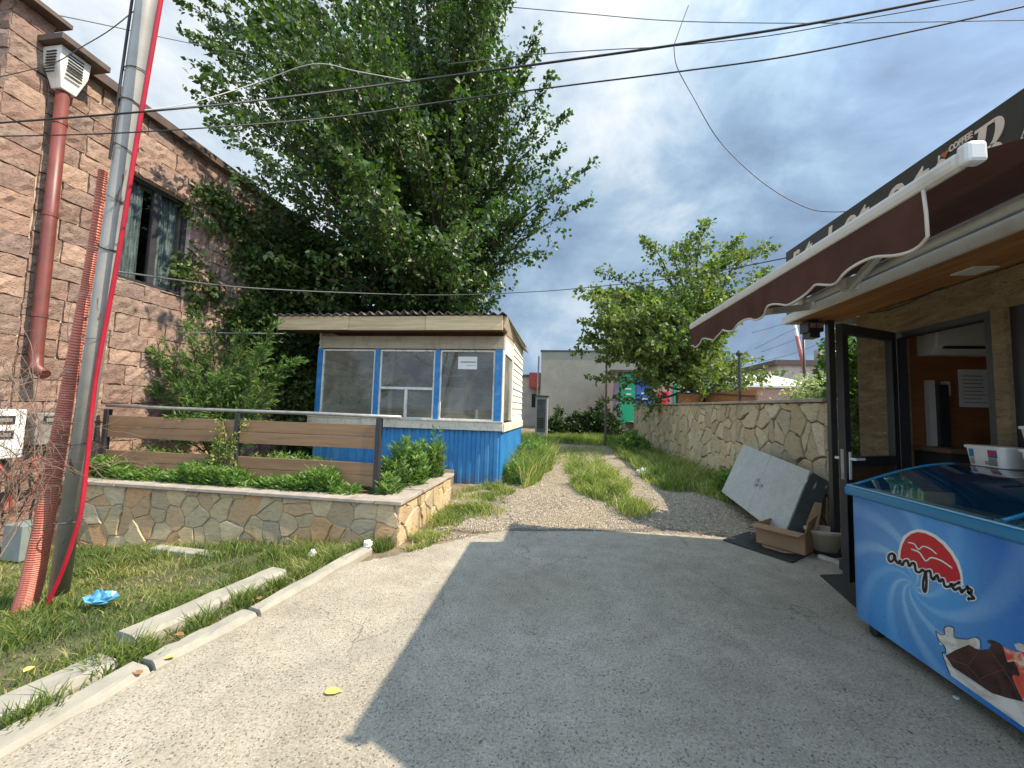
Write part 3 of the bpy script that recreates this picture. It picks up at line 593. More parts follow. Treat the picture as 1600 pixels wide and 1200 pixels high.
# side: window then lap siding
f = MB(); f.box(KXR-.03, KXR+.02, KY+.07, KY+.1, zs1, zb1); f.box(KXR-.03, KXR+.02, KY+1.05, KY+1.2, zs1, zb1); f.box(KXR-.03, KXR+.015, KY+.1, KY+1.05, zb0-.05, zb1); fo = f.build('window', m['white_wood_z'], ks); p = MB(); p.add([(KXR-.01, KY+.1, zs1), (KXR-.01, KY+1.05, zs1), (KXR-.01, KY+1.05, zb0-.05), (KXR-.01, KY+.1, zb0-.05)], [(0,1,2,3)]); p.build('pane', m['dusty'], fo)
ztop = 2.93
def siding(x, y0, y1, z0, z1, sgn, name='siding'):
    b = MB(); z = z0; h = .135
    while z < z1-.01:
        e = min(z+h, z1); j = random.uniform(-.004, .006)
        b.add([(x+sgn*(.03+j), y0, z), (x+sgn*(.03+j), y1, z+random.gauss(0, .006)), (x+sgn*(.008+j), y1, e+.012), (x+sgn*(.008+j), y0, e+.012), (x-sgn*.01, y0, z), (x-sgn*.01, y1, z), (x-sgn*.01, y1, e), (x-sgn*.01, y0, e)], [(0,1,2,3), (0,4,5,1), (0,3,7,4), (1,5,6,2)]); z = e
    return b.build(name, m['white_wood_y'], ks)
siding(KXR, KY+1.2, KB, zs1-.03, ztop, 1); siding(KXL, KY, KB, zs1-.03, ztop, -1)
b = MB(); b.box(KXL, KXR, KB, KB+.03, KZ, ztop); b.build('back_wall', m['white_wood'], ks)
b = MB(); z = zs0-.2
while z < 2.7: b.box(KXL+.03, KXR-.05, KB-.035+random.uniform(0, .006), KB-.003, z, z+.148); z += .152
b.build('inner_panelling', m['beam'], ks)
b = MB(); b.box(KXL+.03, KXR-.03, KY+.1, KB-.04, zs0-.25, zs0-.2); b.box(KXL+.7, KXL+.76, 7.9, 7.98, zs0, 2.7); b.box(KXL+1.55, KXL+1.6, 8.6, 8.66, zs0, 2.7); b.box(KXL+1.6, KXL+2.3, 8.62, 8.65, 2.15, 2.2); b.box(KXL+1.62, KXL+2.2, 8.6, 8.9, 1.3, 1.9); b.build('inner_shelving', m['white_wood_z'], ks)
b = MB(); b.box(KXL, KXR-.02, KY+.05, KB, 2.80, 2.84); b.box(KXL-.5, KXR+.05, KY-.28, KY+.05, 2.74, 2.78); b.build('ceiling', m['darkwood'], ks)
FX0, FX1 = Wp(435, 505, y=KY-.34).x, Wp(786, 505, y=KY-.34).x
zf0, zf1 = Wp(700, 516, y=KY-.34).z, Wp(700, 493, y=KY-.34).z
cuts = [FX0, FX0+(FX1-FX0)*.335, FX0+(FX1-FX0)*.675, FX1]
for i in range(3):
    b = MB(); dz = (.012, 0, .004)[i]; b.box(cuts[i]+.003, cuts[i+1]-.003, KY-.355-.002*i, KY-.33, zf0+dz*.5, zf1-.012+dz); b.build('fascia_board', m['fascia'], ks, bevel=.002)
# corrugated roof
rx0, rx1 = FX0-.1, KXR+.10; n = 200; vs = []
for j, yy in enumerate((KY-.40, KY+.6, KY+1.8, KB+.15)):
    for i in range(n+1):
        xx = rx0+(rx1-rx0)*i/n; a = .024+.014*math.exp(-((xx+2.9)/.8)**2); lift = .03*math.exp(-((xx+2.75)/.7)**2) if j < 2 else 0
        zed = zf1+.02+lift+a*math.sin(xx*2*math.pi/.155)+.02*j*.3
        if j == 3 and xx > rx1-.3: zed -= .0
        vs.append((xx, yy, zed))
b = MB(); k = n+1; b.add(vs, [(j*k+i, j*k+i+1, (j+1)*k+i+1, (j+1)*k+i) for j in range(3) for i in range(n)]); ro = b.build('roof', m['roofsheet'], ks, smooth=True); so_ = ro.modifiers.new('s', 'SOLIDIFY'); so_.thickness = .007
b = MB(); b.add([(KXR+.02, KY-.3, zf0), (KXR+.02, KB, 2.9), (KXR+.16, KB, 2.82), (KXR+.10, KY-.3, zf1), (KXR+.02, KY-.3, zf1)], [(0, 1, 2, 3), (0, 3, 4)]); b.box(KXR-.02, KXR+.01, KY+.08, KB, zb1, 2.93); o_ = b.build('eave_board', m['beam'], ks)
# small things at the kiosk
q = Wp(716, 557, y=KY-.0); q2 = Wp(745, 577, y=KY-.0)
nt_ = thing('paper_notice', (q.x, KY, q2.z), 'white paper notice with two handwritten lines in the right kiosk window', 'notice')
b = MB(); b.box(q.x, q2.x, KY+.006, KY+.009, q2.z, q.z); b.build('sheet', m['paper'], nt_)
b = MB(); w = q2.x-q.x; hh = q.z-q2.z; R3 = random.Random(4)
for row, (x0, x1, zc, s) in enumerate(((.12, .92, .56, .05), (.45, .93, .28, .032))):
    xx = x0
    b = MB()
    while xx < x1:
        x_ = q.x+w*xx; z_ = q2.z+hh*zc; k = R3.random()
        b.tube(spline([(x_, KY+.0045, z_-hh*s*1.2), (x_+w*.015, KY+.0045, z_+hh*s*1.2*k), (x_+w*.04, KY+.0045, z_+hh*s*(1.3-k)), (x_+w*.05, KY+.0045, z_-hh*s)], 3), .0024 if row == 0 else .0016, 4); xx += .055 if row == 0 else .05
    b.build('handwriting', m['ink'], nt_)
b = MB(); cbb = Wp(744, 650, y=KY+.05)
b.lathe([(0.005, 0), (.03, .0), (.035, .05), (.02, .11), (.028, .14), (.018, .18), (.004, .19)], (cbb.x, KY+.09, zs1+.002), 12, 1, .6); b.build('figurine', m['plastic_white'], smooth=True, label='small white object standing inside the right kiosk window', cat='ornament')

# ================================================================== right stone wall
R4 = random.Random(21)
sw = thing('stone_wall', (3.0, 5, .1), 'tall flagstone clad garden wall with grey coping running back along the gravel path', 'wall')
WY0, WY1 = 4.95, 17.6; wt = lambda y: 1.655+(y-4.93)*.0135
b = MB(); b.add([(3.02, WY0, -.2), (3.38, WY0, -.2), (3.38, WY1, -.1), (3.02, WY1, -.1), (3.02, WY0, wt(WY0)-.045), (3.38, WY0, wt(WY0)-.045), (3.38, WY1, wt(WY1)-.045), (3.02, WY1, wt(WY1)-.045)], [(0,3,2,1),(4,5,6,7),(0,1,5,4),(1,2,6,5),(2,3,7,6),(3,0,4,7)]); b.build('wall_core', m['mortar_dark'], sw)
flagstones(WY0, WY1, lambda u: .0, lambda u: wt(u)-.05, .27, .013, .024, lambda u, v, d: (3.02-d, u, v), R4).build('stonework', m['flag2'], sw)
flagstones(3.0, 3.38, lambda u: -.05, lambda u: wt(4.93)-.05, .22, .006, .03, lambda u, v, d: (u, WY0-d, v), R4).build('end_stonework', m['flag2'], sw)
y = WY0-.02
while y < WY1:
    w = min(R4.uniform(.85, 1.1), WY1-y); b = MB(); z0, z1 = wt(y)-.043, wt(y+w)-.043
    b.add([(2.965, y+.004, z0), (3.42, y+.004, z0), (3.42, y+w-.004, z1), (2.965, y+w-.004, z1), (2.965, y+.004, z0+.042), (3.42, y+.004, z0+.042), (3.42, y+w-.004, z1+.042), (2.965, y+w-.004, z1+.042)], [(0,3,2,1),(4,5,6,7),(0,1,5,4),(1,2,6,5),(2,3,7,6),(3,0,4,7)])
    b.build('coping_slab', m['cap'], sw, bevel=.005); y += w
grid_sheet('upper_terrace', [3.36, 4.5, 6, 9, 14, 20, 26], [4.95, 8, 12, 18, 24, 30], lambda x, y: 1.0+.02*hn(x, y), m['dirt'], kind='structure')
# plank barrier on the terrace behind the wall
tf = thing('plank_barrier', (3.5, 11.5, 1.0), 'orange brown plank barrier with black frame standing behind the garden wall', 'fence')
q0, q1 = Wp(1058, 628, x=3.46), Wp(1098, 628, x=3.46); A0, A1 = Wp(1058, 613, x=3.46), Wp(1098, 610, x=3.46)
BY = 12.9; p0 = Wp(1058, 630, y=BY); p1 = Wp(1099, 628, y=BY); p2 = Wp(1182, 621, y=8)
zt0, zt1, zt2 = Wp(1058, 614, y=BY).z, Wp(1099, 612, y=BY).z, Wp(1182, 617, y=8).z
b = MB(); b.box(p0.x, p1.x, BY, BY+.04, 1.2, zt0-.02); b.build('plank_panel', m['soffit'], tf)
b = MB(); b.box(p0.x-.03, p1.x+.03, BY-.015, BY+.055, zt0-.02, zt0+.02); b.build('top_rail', m['charcoal'], tf)
for xx in (p0.x-.03, p1.x): b = MB(); b.box(xx, xx+.06, BY-.02, BY+.06, 1.0, zt0+.03); b.build('post', m['charcoal'], tf)
b = MB(); b.bar((p1.x+.06, BY, (zt1+1.5)/2-.06), (p2.x, 8, (zt2+1.5)/2-.06), .03, zt1-1.5); b.build('plank_panel', m['soffit'], tf)
b = MB(); b.bar((p1.x+.06, BY, zt1-.06), (p2.x, 8, zt2-.03), .06, .035); b.build('top_rail', m['charcoal'], tf)
# dark thin post
q = Wp(1157, 618, y=9); qt = Wp(1155, 556, y=9)
b = MB(); b.tube([(q.x, 9, 1.0), (qt.x, 9, qt.z)], .03, 8); b.lathe([(.05, 0), (.07, .03), (.07, .06), (.02, .12)], (qt.x, 9, qt.z), 10); b.build('lamp_post', m['charcoal'], loc=(q.x, 9, 1.0), label='thin black lamp post behind the plank barrier and garden wall', cat='lamp post')

# ================================================================== shop
g = G('travertine'); c = g.ramp(g.noise(7, 8, .7, 1.5, g.map((1, .35, 1.6))), (.3, (.17, .12, .07)), (.5, (.30, .22, .13)), (.7, (.42, .34, .22)))
c = g.mix(g.ramp(g.noise(30, 6, .7, 2, g.map((1, .5, 1.4), (.5, 0, 0))), (.36, .8), (.44, 0)), c, (.08, .055, .035)); m['trav'] = g.fin(c, .9, g.bump(g.noise(22, 9, .75, 1.5), 1, .02), spec=.2)
m['innerwood'] = wood('interior_wood', (.27, .105, .036), .2, 0, .6); m['inner_dark'] = simple('inner_dark', (.05, .045, .04), .8, .2); m['cream'] = simple('cream_frame', (.33, .30, .25), .5, .1)
m['awn'] = None
g = G('awning_fabric'); cc = g.ramp(g.noise(6, 5), (.3, (.078, .036, .026)), (.7, (.112, .052, .039)))
g.fin(cc, .85, g.bump(g.noise(300, 2), .2, .001), spec=.2); t = g.N('ShaderNodeBsdfTranslucent'); t.inputs[0].default_value = (.07, .035, .025, 1); mx = g.N('ShaderNodeMixShader'); mx.inputs[0].default_value = .08; g.L(g.b.outputs[0], mx.inputs[1]); g.L(t.outputs[0], mx.inputs[2]); g.L(mx.outputs[0], g.out.inputs[0]); m['awn'] = g.m
m['piping'] = simple('piping', (.60, .54, .46), .7, .1); m['alu'] = simple('white_aluminium', (.68, .66, .61), .4, .07, 4, .05, 60, dirt=((.35, .3, .24), .4)); m['signboard'] = simple('sign_board', (.055, .045, .036), .5, .12); m['letter'] = simple('letter_cream', (.82, .68, .54), .5, .04)
SX, SYE, EX, EYE = 2.95, 4.35, 2.37, 4.55
sh = thing('shop', (SX, 2, 0), 'small coffee shop with rough travertine front, dark door frames and wood lined eave', 'shop')
b = MB(); b.box(SX, SX+.14, -3, SYE, 2.2, 2.466); b.box(SX, SX+.14, 3.93, SYE, .0, 2.2); b.box(SX, SX+.14, -3, 1.35, 0, 2.2); b.box(SX+.01, SX+.14, 1.35, 3.0, 0, .98); b.build('front_wall', m['trav'], sh)
b = MB(); b.box(SX-.012, SX+.14, 3.0, 3.085, .1, 2.2); b.build('mullion', m['trav'], sh)
b = MB(); b.box(SX+.145, 7.2, SYE-.19, SYE-.001, 0, 2.46); b.box(7.0, 7.2, -3, SYE-.2, 0, 2.46); b.box(SX, 7.2, -3.2, -3.003, 0, 2.46); b.build('outer_wall', m['trav'], sh)
b = MB(); b.box(SX-.35, 7.0, -3, SYE-.2, -.05, .09); b.build('floor', m['inner_dark'], sh)
b = MB(); b.box(4.9, 4.94, -2.9, SYE-.2, .09, 2.45); b.box(SX+.14, 4.9, SYE-.24, SYE-.2, .09, 2.45); b.build('panelling', m['innerwood'], sh)
b = MB(); b.box(SX+.14, 6.9, -3, SYE-.2, 2.45, 2.49); b.build('inner_ceiling', m['inner_dark'], sh)
b = MB(); y = 0
so1 = MB(); x = EX+.03
while x < SX: so1.box(x, min(x+.080, SX), -3, EYE, 2.467+random.uniform(0, .003), 2.50); x += .092
so1.build('soffit', m['soffit'], sh)
b = MB(); b.box(EX-.01, EX+.022, -3, EYE+.02, 2.44, 2.525); b.box(EX+.022, SX+.2, EYE+.001, EYE+.03, 2.44, 2.525); b.build('eave_trim', m['alu'], sh, bevel=.003)
b = MB(); b.box(EX+.028, 7.4, -3.3, EYE, 2.53, 2.66); b.build('roof', m['roofsheet'], sh)
b = MB(); b.box(2.71, 2.86, 2.93, 3.09, 2.457, 2.4665); b.build('ceiling_light', m['alu'], sh)
b = MB(); b.box(2.765, 2.825, 4.47, 4.53, 0, 2.465); b.build('corner_post', m['charcoal'], sh, bevel=.003)
# window right of the door
f = MB(); f.box(SX+.02, SX+.09, 2.92, 3.0, 1.0, 2.2); f.box(SX+.02, SX+.09, 1.35, 2.92, 2.13, 2.2); f.box(SX+.02, SX+.09, 1.35, 2.92, .98, 1.06); f.box(SX+.02, SX+.09, 1.35, 1.42, 1.06, 2.13); fo = f.build('window', m['charcoal'], sh)
f = MB(); f.box(SX+.03, SX+.085, 2.85, 2.918, 1.062, 2.128); f.box(SX+.03, SX+.085, 1.42, 2.85, 2.06, 2.128); f.build('sash', m['cream'], fo)
p = MB(); p.add([(SX+.057, 1.42, 1.06), (SX+.057, 2.85, 1.06), (SX+.057, 2.85, 2.06), (SX+.057, 1.42, 2.06)], [(0,1,2,3)]); p.build('pane', m['glass'], fo)
b = MB(); b.box(2.64, SX+.0, 1.1, 3.12, 1.10, 1.13); b.build('serving_shelf', m['darkwood'], sh, bevel=.003)
# door frame and open leaf
b = MB(); b.box(SX-.01, SX+.07, 3.86, 3.93, .09, 2.2); b.box(SX-.01, SX+.07, 3.086, 3.13, .09, 2.2); b.box(SX-.01, SX+.07, 3.13, 3.86, 2.15, 2.2); b.build('door_frame', m['charcoal'], sh)
L0 = Vector((2.225, 3.475, 0)); H0 = Vector((2.90, 3.85, 0)); dd = (H0-L0).normalized(); nn = Vector((dd.y, -dd.x, 0)); Wd = (H0-L0).length
def leafbox(mb, u0, u1, z0, z1, t0, t1): c_ = L0+dd*(u0+u1)/2+nn*(t0+t1)/2+Vector((0,0,(z0+z1)/2)); mb.obox(c_, dd*(u1-u0)/2, nn*(t1-t0)/2, (0,0,(z1-z0)/2))
f = MB(); leafbox(f, 0, .075, .13, 2.2, -.025, .025); leafbox(f, Wd-.075, Wd, .13, 2.2, -.025, .025); leafbox(f, .075, Wd-.075, 2.12, 2.2, -.025, .025); leafbox(f, .075, Wd-.075, .13, .22, -.025, .025); leafbox(f, .075, Wd-.075, 1.03, 1.11, -.025, .025)
door = f.build('door', m['charcoal'], sh, bevel=.003)
p = MB(); p.add([L0+dd*.075+Vector((0,0,1.11)), L0+dd*(Wd-.075)+Vector((0,0,1.11)), L0+dd*(Wd-.075)+Vector((0,0,2.12)), L0+dd*.075+Vector((0,0,2.12))], [(0,1,2,3)]); p.build('pane', m['glass'], door)
p = MB(); leafbox(p, .075, Wd-.075, .22, 1.03, -.008, .008); p.build('lower_panel', m['darkwood'], door)
p = MB(); leafbox(p, -.004, -.0005, .93, 1.17, -.011, .011); p.build('lock_plate', m['galv'], door)
p = MB(); leafbox(p, .028, .058, .93, 1.15, .027, .034); leafbox(p, .035, .16, 1.085, 1.105, .06, .075); leafbox(p, .035, .05, 1.085, 1.105, .034, .06)
leafbox(p, .028, .058, .93, 1.15, -.034, -.027); leafbox(p, .035, .16, 1.085, 1.105, -.075, -.06); leafbox(p, .035, .05, 1.085, 1.105, -.06, -.034); p.build('handle', m['plastic_white'], door, bevel=.003)
b = MB(); b.add([(2.30, 3.92, .012), (2.13, 3.0, .012), (2.9, 3.0, .10), (2.9, 3.88, .10), (2.30, 3.92, -.0), (2.13, 3.0, -.0), (2.9, 3.0, -.0), (2.9, 3.88, -.0)], [(0,1,2,3), (0,4,5,1), (1,5,6,2), (3,7,4,0)]); b.build('door_ramp', m['rubber'], loc=(2.5, 3.4, 0), label='black metal ramp plate on the ground under the open shop door', cat='ramp')
# sign board
sg = thing('sign_board', (2.40, 2, 2.66), 'long black shop sign with cream lettering above the awning', 'sign')
b = MB(); b.add([(2.40, 4.54, 2.662), (2.48, 4.54, 2.662), (2.48, -2, 2.662), (2.40, -2, 2.662), (2.40, 4.54, 3.247), (2.48, 4.54, 3.247), (2.48, -2, 3.13), (2.40, -2, 3.13)], [(0,3,2,1),(4,5,6,7),(0,1,5,4),(1,2,6,5),(2,3,7,6),(3,0,4,7)]); b.build('panel', m['signboard'], sg)
def text(body, y, z, size, parent, mat_, shear=0, off=0, ext=.004, x=2.397, sxx=1):
    cu = bpy.data.curves.new('lettering', 'FONT'); cu.body = body; cu.size = size; cu.shear = shear; cu.offset = off; cu.extrude = ext; cu.resolution_u = 3
    t = bpy.data.objects.new('lettering', cu); COL.objects.link(t); bpy.context.view_layer.update()
    me = bpy.data.meshes.new_from_object(t.evaluated_get(bpy.context.evaluated_depsgraph_get())); COL.objects.unlink(t); bpy.data.objects.remove(t)
    me.transform(Matrix.Diagonal((sxx, 1, 1, 1))); me.transform(Matrix(((0, 0, -1, x), (-1, 0, 0, y), (0, 1, 0, z), (0, 0, 0, 1)))); me.transform(Matrix.Translation(-ORG[parent.name])); me.materials.clear(); me.materials.append(mat_)
    o = bpy.data.objects.new('lettering', me); COL.objects.link(o); o.parent = parent; return o
# big serif B and A (own outlines: x right, y up, unit height)
def glyph(polys, y, z, h, w, parent, sh_=.22, name='letter'):
    mb = MB()
    for pl in polys:
        for i in range(len(pl)-1 if False else 1):
            mb.poly([(2.394, y-(px+sh_*py)*w, z+py*h) for px, py in pl], (-1, 0, 0), .004)
    return mb.build(name, m['letter'], parent)
def arc(cx, cy, rx, ry, a0, a1, n=10): return [(cx+rx*math.cos(math.radians(a0+(a1-a0)*i/n)), cy+ry*math.sin(math.radians(a0+(a1-a0)*i/n))) for i in range(n+1)]
def ringquads(outer, inner): return [[outer[i], outer[i+1], inner[i+1], inner[i]] for i in range(len(outer)-1)]
Bp = [[(.12, .0), (.34, .0), (.34, 1), (.12, 1)], [(0, 0), (.12, 0), (.12, .06), (0, .06)], [(0, .94), (.12, .94), (.12, 1), (0, 1)], [(.34, .94), (.55, .94), (.55, 1), (.34, 1)], [(.34, .48), (.58, .48), (.58, .54), (.34, .54)], [(.34, 0), (.58, 0), (.58, .06), (.34, .06)]]
Bp += ringquads(arc(.55, .755, .27, .245, 90, -90), arc(.52, .755, .08, .185, 90, -90)) + ringquads(arc(.58, .27, .32, .27, 90, -90), arc(.55, .27, .10, .21, 90, -90))
Ap = [[(.10, 0), (.19, 0), (.60, 1), (.50, 1)], [(.50, 1), (.66, 1), (.92, 0), (.66, 0)], [(0, 0), (.32, 0), (.32, .06), (0, .06)], [(.58, 0), (1.02, 0), (1.02, .06), (.58, .06)], [(.28, .33), (.68, .33), (.68, .40), (.28, .40)]]
Rp = Bp[:5]+[[(.12, .0), (.34, .0), (.34, .06), (.12, .06)]]+ringquads(arc(.55, .755, .27, .245, 90, -90), arc(.52, .755, .08, .185, 90, -90))+[[(.45, .5), (.66, .52), (1.0, 0), (.74, 0)]]
glyph(Bp, 2.60, 2.845, .305, .20, sg, .3); glyph(Ap, 2.385, 2.835, .305, .20, sg, .3); glyph(Rp, 2.16, 2.825, .305, .20, sg, .3)
text('COFFEE', 2.70, 3.128, .056, sg, m['letter'], .1, .0012, sxx=.72)
text('I', 2.775, 3.115, .055, sg, m['letter'], .1, .001)
b = MB(); cy, cz = 2.725, 3.135; hp = [(0, -.024)]+[(-.024, .004)]+arc(-.012, .008, .012, .012, 180, 20, 5)+arc(.012, .008, .012, .012, 160, 0, 5)+[(.024, .004)]
b.poly([(2.394, cy-a, cz+c_) for a, c_ in hp], (-1, 0, 0), .003); b.build('heart', simple('heart_orange', (.45, .13, .05), .5, .1), sg)
b = MB(); b.poly([(2.394, 2.755-a*1.0, 3.06+c_) for a, c_ in arc(0, 0, .04, .06, 0, 180, 10)], (-1, 0, 0), .003); b.build('cup', m['letter'], sg)
for ch, py_, z_, sz in (('r', 4.42, 3.205-.28*.55, .28), ('t', 4.20, 3.20-.28*.64, .28), ('l', 3.88, 3.195-.3*.72, .30), ('e', 3.66, 3.185-.32*.56, .32), ('t', 3.49, 3.185-.32*.64, .32), ('e', 3.20, 3.180-.33*.56, .33), ('t', 2.98, 3.175-.33*.64, .33)):
    text(ch, py_, z_, sz, sg, m['letter'], .2, .006)
# awning
aw = thing('awning', (2.0, 2.7, 2.3), 'extended brown fabric awning with scalloped valance and white front bar', 'awning')
F0 = Vector((1.235, 4.02, 2.285)); F1 = Vector((1.365, 1.44, 2.345)); C0 = Vector((2.30, 4.25, 2.545)); C1 = Vector((2.30, .9, 2.545)); Lb = (F1-F0).length; db = (F1-F0)/Lb
F0 = Wp(1080, 511, z=2.26); F1 = Wp(1523, 238, z=2.28); Lb = (F1-F0).length; db = (F1-F0)/Lb
b = MB(); b.bar(F0+Vector((0,0,.0)), F1-db*.03, .045, .062); bar = b.build('front_bar', m['alu'], aw, bevel=.02)
b = MB(); b.bar(F1-db*.029, F1+db*.012, .062, .072); b.build('end_cap', m['plastic_white'], bar, bevel=.012)
b = MB(); b.tube([C0, C1], .03, 14); b.build('roller_tube', m['alu'], aw, smooth=True)
for y0_ in (4.0, 3.42, 1.2): b = MB(); b.box(2.25, 2.357, y0_, y0_+.07, 2.47, 2.60); b.build('bracket', m['alu'], aw, bevel=.004)
nu, nv = 60, 12; vs = []
for j in range(nv+1):
    for i in range(nu+1):
        u, v = i/nu, j/nv; a = F0.lerp(F1-db*.05, u)+Vector((.0, 0, .02)); c_ = Vector((2.29, 4.08, 2.585)).lerp(Vector((2.29, 1.0, 2.585)), u); p = a.lerp(c_, v); p.z -= .06*math.sin(math.pi*v)*(1+.1*math.sin(u*25)); vs.append(p)
b = MB(); k = nu+1; b.add(vs, [(j*k+i, j*k+i+1, (j+1)*k+i+1, (j+1)*k+i) for j in range(nv) for i in range(nu)]); o = b.build('canopy', m['awn'], aw, smooth=True)
nu = 220; vs = []; low = []
for i in range(nu+1):
    u = i/nu; s = u*(Lb-.16); p = F0+db*s; sc_ = .175+.022*math.cos(2*math.pi*s/.345+math.pi)
    for j in range(7):
        t = j/6; out = .012*math.sin(s*11+t*2)*t+.008*math.sin(s*31)*t; q = p+Vector((-.012+out, 0, -.03-sc_*t)); q += Vector((0, 0, 0)); vs.append(q)
    low.append(vs[-1].copy())
b = MB(); b.add(vs, [(i*7+j, i*7+j+1, (i+1)*7+j+1, (i+1)*7+j) for i in range(nu) for j in range(6)]); va = b.build('valance', m['awn'], aw, smooth=True)
b = MB(); b.tube(low+[vs[nu*7+3], vs[nu*7]], .0065, 6); b.build('piping', m['piping'], va, smooth=True)
E1 = Wp(1282, 467, x=2.3); 
def arm(a, e, c_):
    b = MB(); b.bar(a, e, .035, .055); b.bar(e, c_, .035, .06); b.build('folding_arm', m['alu'], aw, bevel=.008)
arm(F0+Vector((.03, -.2, -.03)), Vector((1.75, 3.56, 2.33)), Vector((2.27, 3.95, 2.47)))
arm(F0+db*1.95+Vector((.03, 0, -.02)), Vector((1.80, 2.42, 2.40)), Vector((2.30, 3.45, 2.49)))
# floodlight under the eave corner
fl = thing('floodlight', (2.6, 4.42, 2.45), 'black floodlight under the far corner of the shop eave', 'floodlight')
b = MB(); b.box(2.53, 2.68, 4.40, 4.56, 2.33, 2.44); b.box(2.555, 2.655, 4.42, 4.55, 2.27, 2.33); b.build('housing', m['charcoal'], fl, bevel=.006)
b = MB(); b.box(2.55, 2.57, 4.45, 4.5, 2.44, 2.466); b.box(2.64, 2.66, 4.45, 4.5, 2.44, 2.466); b.box(2.57, 2.64, 4.45, 4.5, 2.455, 2.466); b.build('bracket', m['charcoal'], fl)
b = MB(); b.box(2.545, 2.60, 4.392, 4.399, 2.37, 2.42); b.box(2.61, 2.665, 4.392, 4.399, 2.37, 2.42); b.build('lens', m['galv'], fl)
for pts in ([(2.95, 4.2, 2.47), (2.9, 3.8, 2.42), (2.93, 3.2, 2.49), (2.9, 2.6, 2.46), (2.93, 1.8, 2.48)],):
    b = MB(); b.tube(spline(pts), .006, 6); b.build('cable_run', m['blackwire'], loc=pts[0], label='loose black cable sagging under the shop eave', cat='cable')
# ---- things inside the shop
XI = 4.88
def ip(px, py, x=XI): return Wp(px, py, x=x)
ac = thing('air_conditioner', (3.8, 4.0, 2.05), 'white air conditioner unit high on the wall inside the shop', 'air conditioner')
b = MB(); prof = [(3.92, 2.10), (3.90, 2.34), (3.94, 2.41), (4.14, 2.41), (4.14, 2.03), (3.98, 2.02)]
vs = [(x, y, z) for x in (3.30, 4.22) for y, z in prof]; b.add(vs, [tuple(range(6)), tuple(range(11, 5, -1))]+[(i, i+6, (i+1) % 6+6, (i+1) % 6) for i in range(6)]); b.build('casing', m['plastic_white'], ac, bevel=.01)
b = MB(); b.box(3.36, 4.18, 3.905, 3.96, 2.075, 2.095); b.build('outlet', m['dark'], ac)
ct = thing('counter', (3.7, 3.9, .09), 'dark wooden counter inside the shop behind the doorway', 'counter')
b = MB(); b.box(3.20, 4.8, 3.72, 4.14, 1.15, 1.19); b.build('worktop', m['board'], ct, bevel=.004); b = MB(); b.box(3.24, 4.78, 3.76, 4.14, .09, 1.15); b.build('cabinet', m['inner_dark'], ct)
mi = thing('dispenser', (3.4, 3.95, 1.19), 'tall black dispenser with shiny metal edge on the shop counter', 'dispenser')
b = MB(); b.box(3.385, 3.47, 4.02, 4.1, 1.191, 1.76); b.build('body', m['charcoal'], mi, bevel=.005); g = G('chrome'); g.fin((.6, .6, .56), .16, g.bump(g.noise(9, 3), .5, .02), metal=1); m['chrome'] = g.m
b = MB(); b.box(3.335, 3.384, 4.05, 4.1, 1.191, 1.80); b.build('metal_edge', m['galv'] if False else m['alu'], mi); b = MB(); b.box(3.472, 3.51, 4.05, 4.1, 1.66, 1.79); b.build('spout', m['alu'], mi)
mn = thing('menu_paper', (3.75, 4.13, 1.6), 'printed menu sheet pinned on the orange wood wall inside the shop', 'paper')
b = MB(); b.box(3.62, 3.86, 4.098, 4.105, 1.56, 1.91); b.build('sheet', m['paper'], mn)
for k in range(8): b = MB(); b.box(3.65, 3.80+.04*random.random(), 4.094, 4.0975, 1.60+k*.035, 1.605+k*.035); b.build('printed_line', m['ink'], mn)
for i, (xx, hh, lab) in enumerate(((3.66, .17, 'taller steel shaker cup on the shop counter, left of its twin'), (3.75, .14, 'shorter steel shaker cup on the shop counter, right of its twin'))):
    b = MB(); b.lathe([(.025, 0), (.036, hh), (.032, hh), (.02, .01)], (xx, 3.85, 1.191), 16); b.build('shaker_cup', m['chrome'], smooth=True, loc=(xx, 3.85, 1.191), label=lab, cat='cup', group='steel cups on the shop counter')
b = MB(); b.lathe([(.05, 0), (.05, .55), (.045, .62), (.045, .7)], (3.35, 2.62, 1.14), 18); bs = thing('cup_stack', (3.35, 2.62, 1.14), 'tall stack of blue paper cups with a white cup on top behind the shop window', 'cup stack'); b.build('blue_cups', simple('blue_cup', (.10, .30, .50), .6, .1), bs, smooth=True)
b = MB(); b.lathe([(.055, 0), (.075, .12), (.078, .13), (.0, .13)], (3.35, 2.62, 1.841), 18); b.build('white_cup', m['plastic_white'], bs, smooth=True)
b = MB(); b.box(3.2, 3.5, 1.3, 2.95, 1.09, 1.139); b.build('inner_ledge', m['darkwood'], sh)

# ================================================================== freezer
FXX, FYE, FYN, FZB = 1.98, 3.035, 1.05, .085
fz = thing('ice_cream_freezer', (2.3, 2.0, 0), 'blue chest freezer with curved glass lid, red oval logo and chocolate jigsaw picture', 'freezer')
g = G('freezer_front'); pc = Wp(1426, 914, x=FXX); o0 = Vector((2.3, 2.0, 0)); v = g.N('ShaderNodeVectorMath', operation='SUBTRACT'); g.L(g.tc(), v.inputs[0]); v.inputs[1].default_value = pc-o0
s_ = g.sep(v.outputs[0]); ang = g.ma('ARCTAN2', s_[2], s_[1]); rad = g.ma('SQRT', g.ma('ADD', g.ma('MULTIPLY', s_[1], s_[1]), g.ma('MULTIPLY', s_[2], s_[2])))
sp_ = g.ma('SINE', g.ma('ADD', g.ma('MULTIPLY', ang, 9), g.ma('MULTIPLY', g.ma('LOGARITHM', g.ma('ADD', rad, .03), 2.718), 7.5)))
sp2_ = g.ma('SINE', g.ma('ADD', g.ma('MULTIPLY', ang, 2), g.ma('MULTIPLY', g.ma('LOGARITHM', g.ma('ADD', rad, .05), 2.718), 3.2)))
